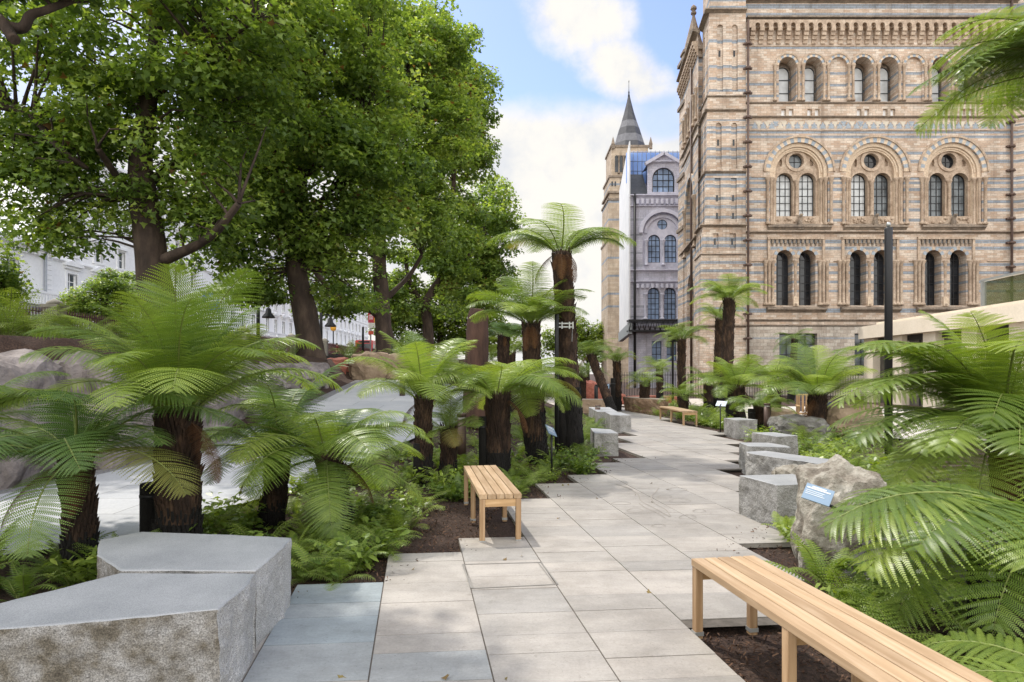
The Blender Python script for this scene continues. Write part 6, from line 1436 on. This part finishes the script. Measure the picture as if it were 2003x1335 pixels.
# people behind the railings
SKIN = plain('skin',(0.42,0.24,0.16),.6)
def skin_obj(name, V, E, rad, mat, parent, root=0):
    me = bpy.data.meshes.new(name); me.from_pydata(V, E, []); me.materials.append(mat); o = link(name, me, parent)
    m_ = o.modifiers.new('skin','SKIN'); m_.use_smooth_shade = True
    for i,r in enumerate(rad): me.skin_vertices[0].data[i].radius = r if isinstance(r,tuple) else (r,r)
    me.skin_vertices[0].data[root].use_root = True; o.modifiers.new('sub','SUBSURF').levels = 1; o.modifiers['sub'].render_levels = 1; return o
def person(label, x, y, z, rz, top, legs, hair, h=1.7, arm=.15, stride=.1):
    t = thing('person', label, 'person', (x,y,z), None, rz); k = h/1.7
    V = [(0,0,.92),(0,0,1.12),(0,0,1.36),(0,0,1.44),(0,-.01,1.50),(0,-.015,1.58),(0,-.01,1.66)]; E = [(0,1),(1,2),(2,3),(3,4),(4,5),(5,6)]; Rd = [(.15,.11),(.135,.1),(.155,.11),.07,.055,(.078,.095),(.06,.075)]
    for s in (-1,1):
        i = len(V); V += [(s*.17,0,1.38),(s*(.2+arm*.2),.02,1.12),(s*(.2+arm*.25),-.1-arm*.3,.92),(s*(.2+arm*.22),-.14-arm*.4,.83)]; E += [(2,i),(i,i+1),(i+1,i+2),(i+2,i+3)]; Rd += [.055,.043,.033,.028]
        hnd = i+3
        for q in range(5): V.append((s*(.2+arm*.22)+(q-2)*.014*(1 if q < 4 else 1.6),-.16-arm*.42-(.02 if q < 4 else 0),.75 if q < 4 else .79)); E.append((hnd,len(V)-1)); Rd.append(.008)
        i = len(V); V += [(s*.09,0,.86),(s*.095,s*stride*.6-.02,.48),(s*.1,s*stride,.09),(s*.1,s*stride-.14,.04)]; E += [(0,i),(i,i+1),(i+1,i+2),(i+2,i+3)]; Rd += [.085,.06,.04,(.04,.03)]
    V = [(a*k,b*k,c*k) for a,b,c in V]; skin_obj('body', V, E, Rd, SKIN, t)
    sv = [(0,0,.9),(0,0,1.12),(0,0,1.36),(0,0,1.43)]; se = [(0,1),(1,2),(2,3)]; sr = [(.165,.125),(.15,.115),(.17,.125),.09]
    for s in (-1,1): i = len(sv); sv += [(s*.17,0,1.38),(s*(.195+arm*.15),.015,1.18)]; se += [(2,i),(i,i+1)]; sr += [.07,.058]
    skin_obj('shirt', [(a*k,b*k,c*k) for a,b,c in sv], se, sr, plain('cloth_'+label[:9].replace(' ','_')+str(round(x,1)), top, .9), t)
    lv = [(0,0,.97),(0,0,.90)]; le = [(0,1)]; lr = [(.16,.12),(.165,.125)]
    for s in (-1,1): i = len(lv); lv += [(s*.09,0,.84),(s*.095,s*stride*.6-.02,.48),(s*.1,s*stride,.11)]; le += [(1,i),(i,i+1),(i+1,i+2)]; lr += [.1,.075,.058]
    skin_obj('trousers', [(a*k,b*k,c*k) for a,b,c in lv], le, lr, plain('trousers_'+str(round(x,1))+str(round(y,1)), legs, .9), t)
    mb = MB(); mb.lathe([(.088,1.57),(.098,1.62),(.092,1.68),(.06,1.735),(.01,1.75)],(0,.015,0),12,sx=.92,sy=1.1); lpart('hair', mb, plain('hair_'+str(round(x,1))+str(round(y,1)), hair, .8), t); t.scale = (k,)*3 if False else (1,1,1)
sz = streetz(25)+.08
person('person in a dark patterned top with brown hair walking behind the left railings', at(47,600,25.6).x, 25.6, sz, R(70), (0.035,0.03,0.05), (0.05,0.06,0.09), (0.10,0.045,0.02))
person('person in a grey-blue shirt close behind the one in the dark top', at(55,600,26.3).x, 26.3, sz, R(80), (0.14,0.16,0.2), (0.03,0.03,0.04), (0.02,0.015,0.012), 1.66)
person('person in a dark red coat behind the railings between the stone piers', at(659,665,64).x, 64, streetz(64)+.08, R(60), (0.15,0.02,0.025), (0.03,0.03,0.04), (0.04,0.02,0.015))
person('person in a maroon jacket walking next to the one in the dark red coat', at(651,665,66).x, 66, streetz(66)+.08, R(200), (0.11,0.02,0.03), (0.05,0.05,0.07), (0.06,0.03,0.02), 1.64)
person('person in a dark blue coat bending behind the pale yellow green tree fern', at(838,750,19.5).x, 19.5, height(-2.5,19.5), R(150), (0.02,0.03,0.06), (0.02,0.03,0.06), (0.03,0.02,0.015), 1.6)
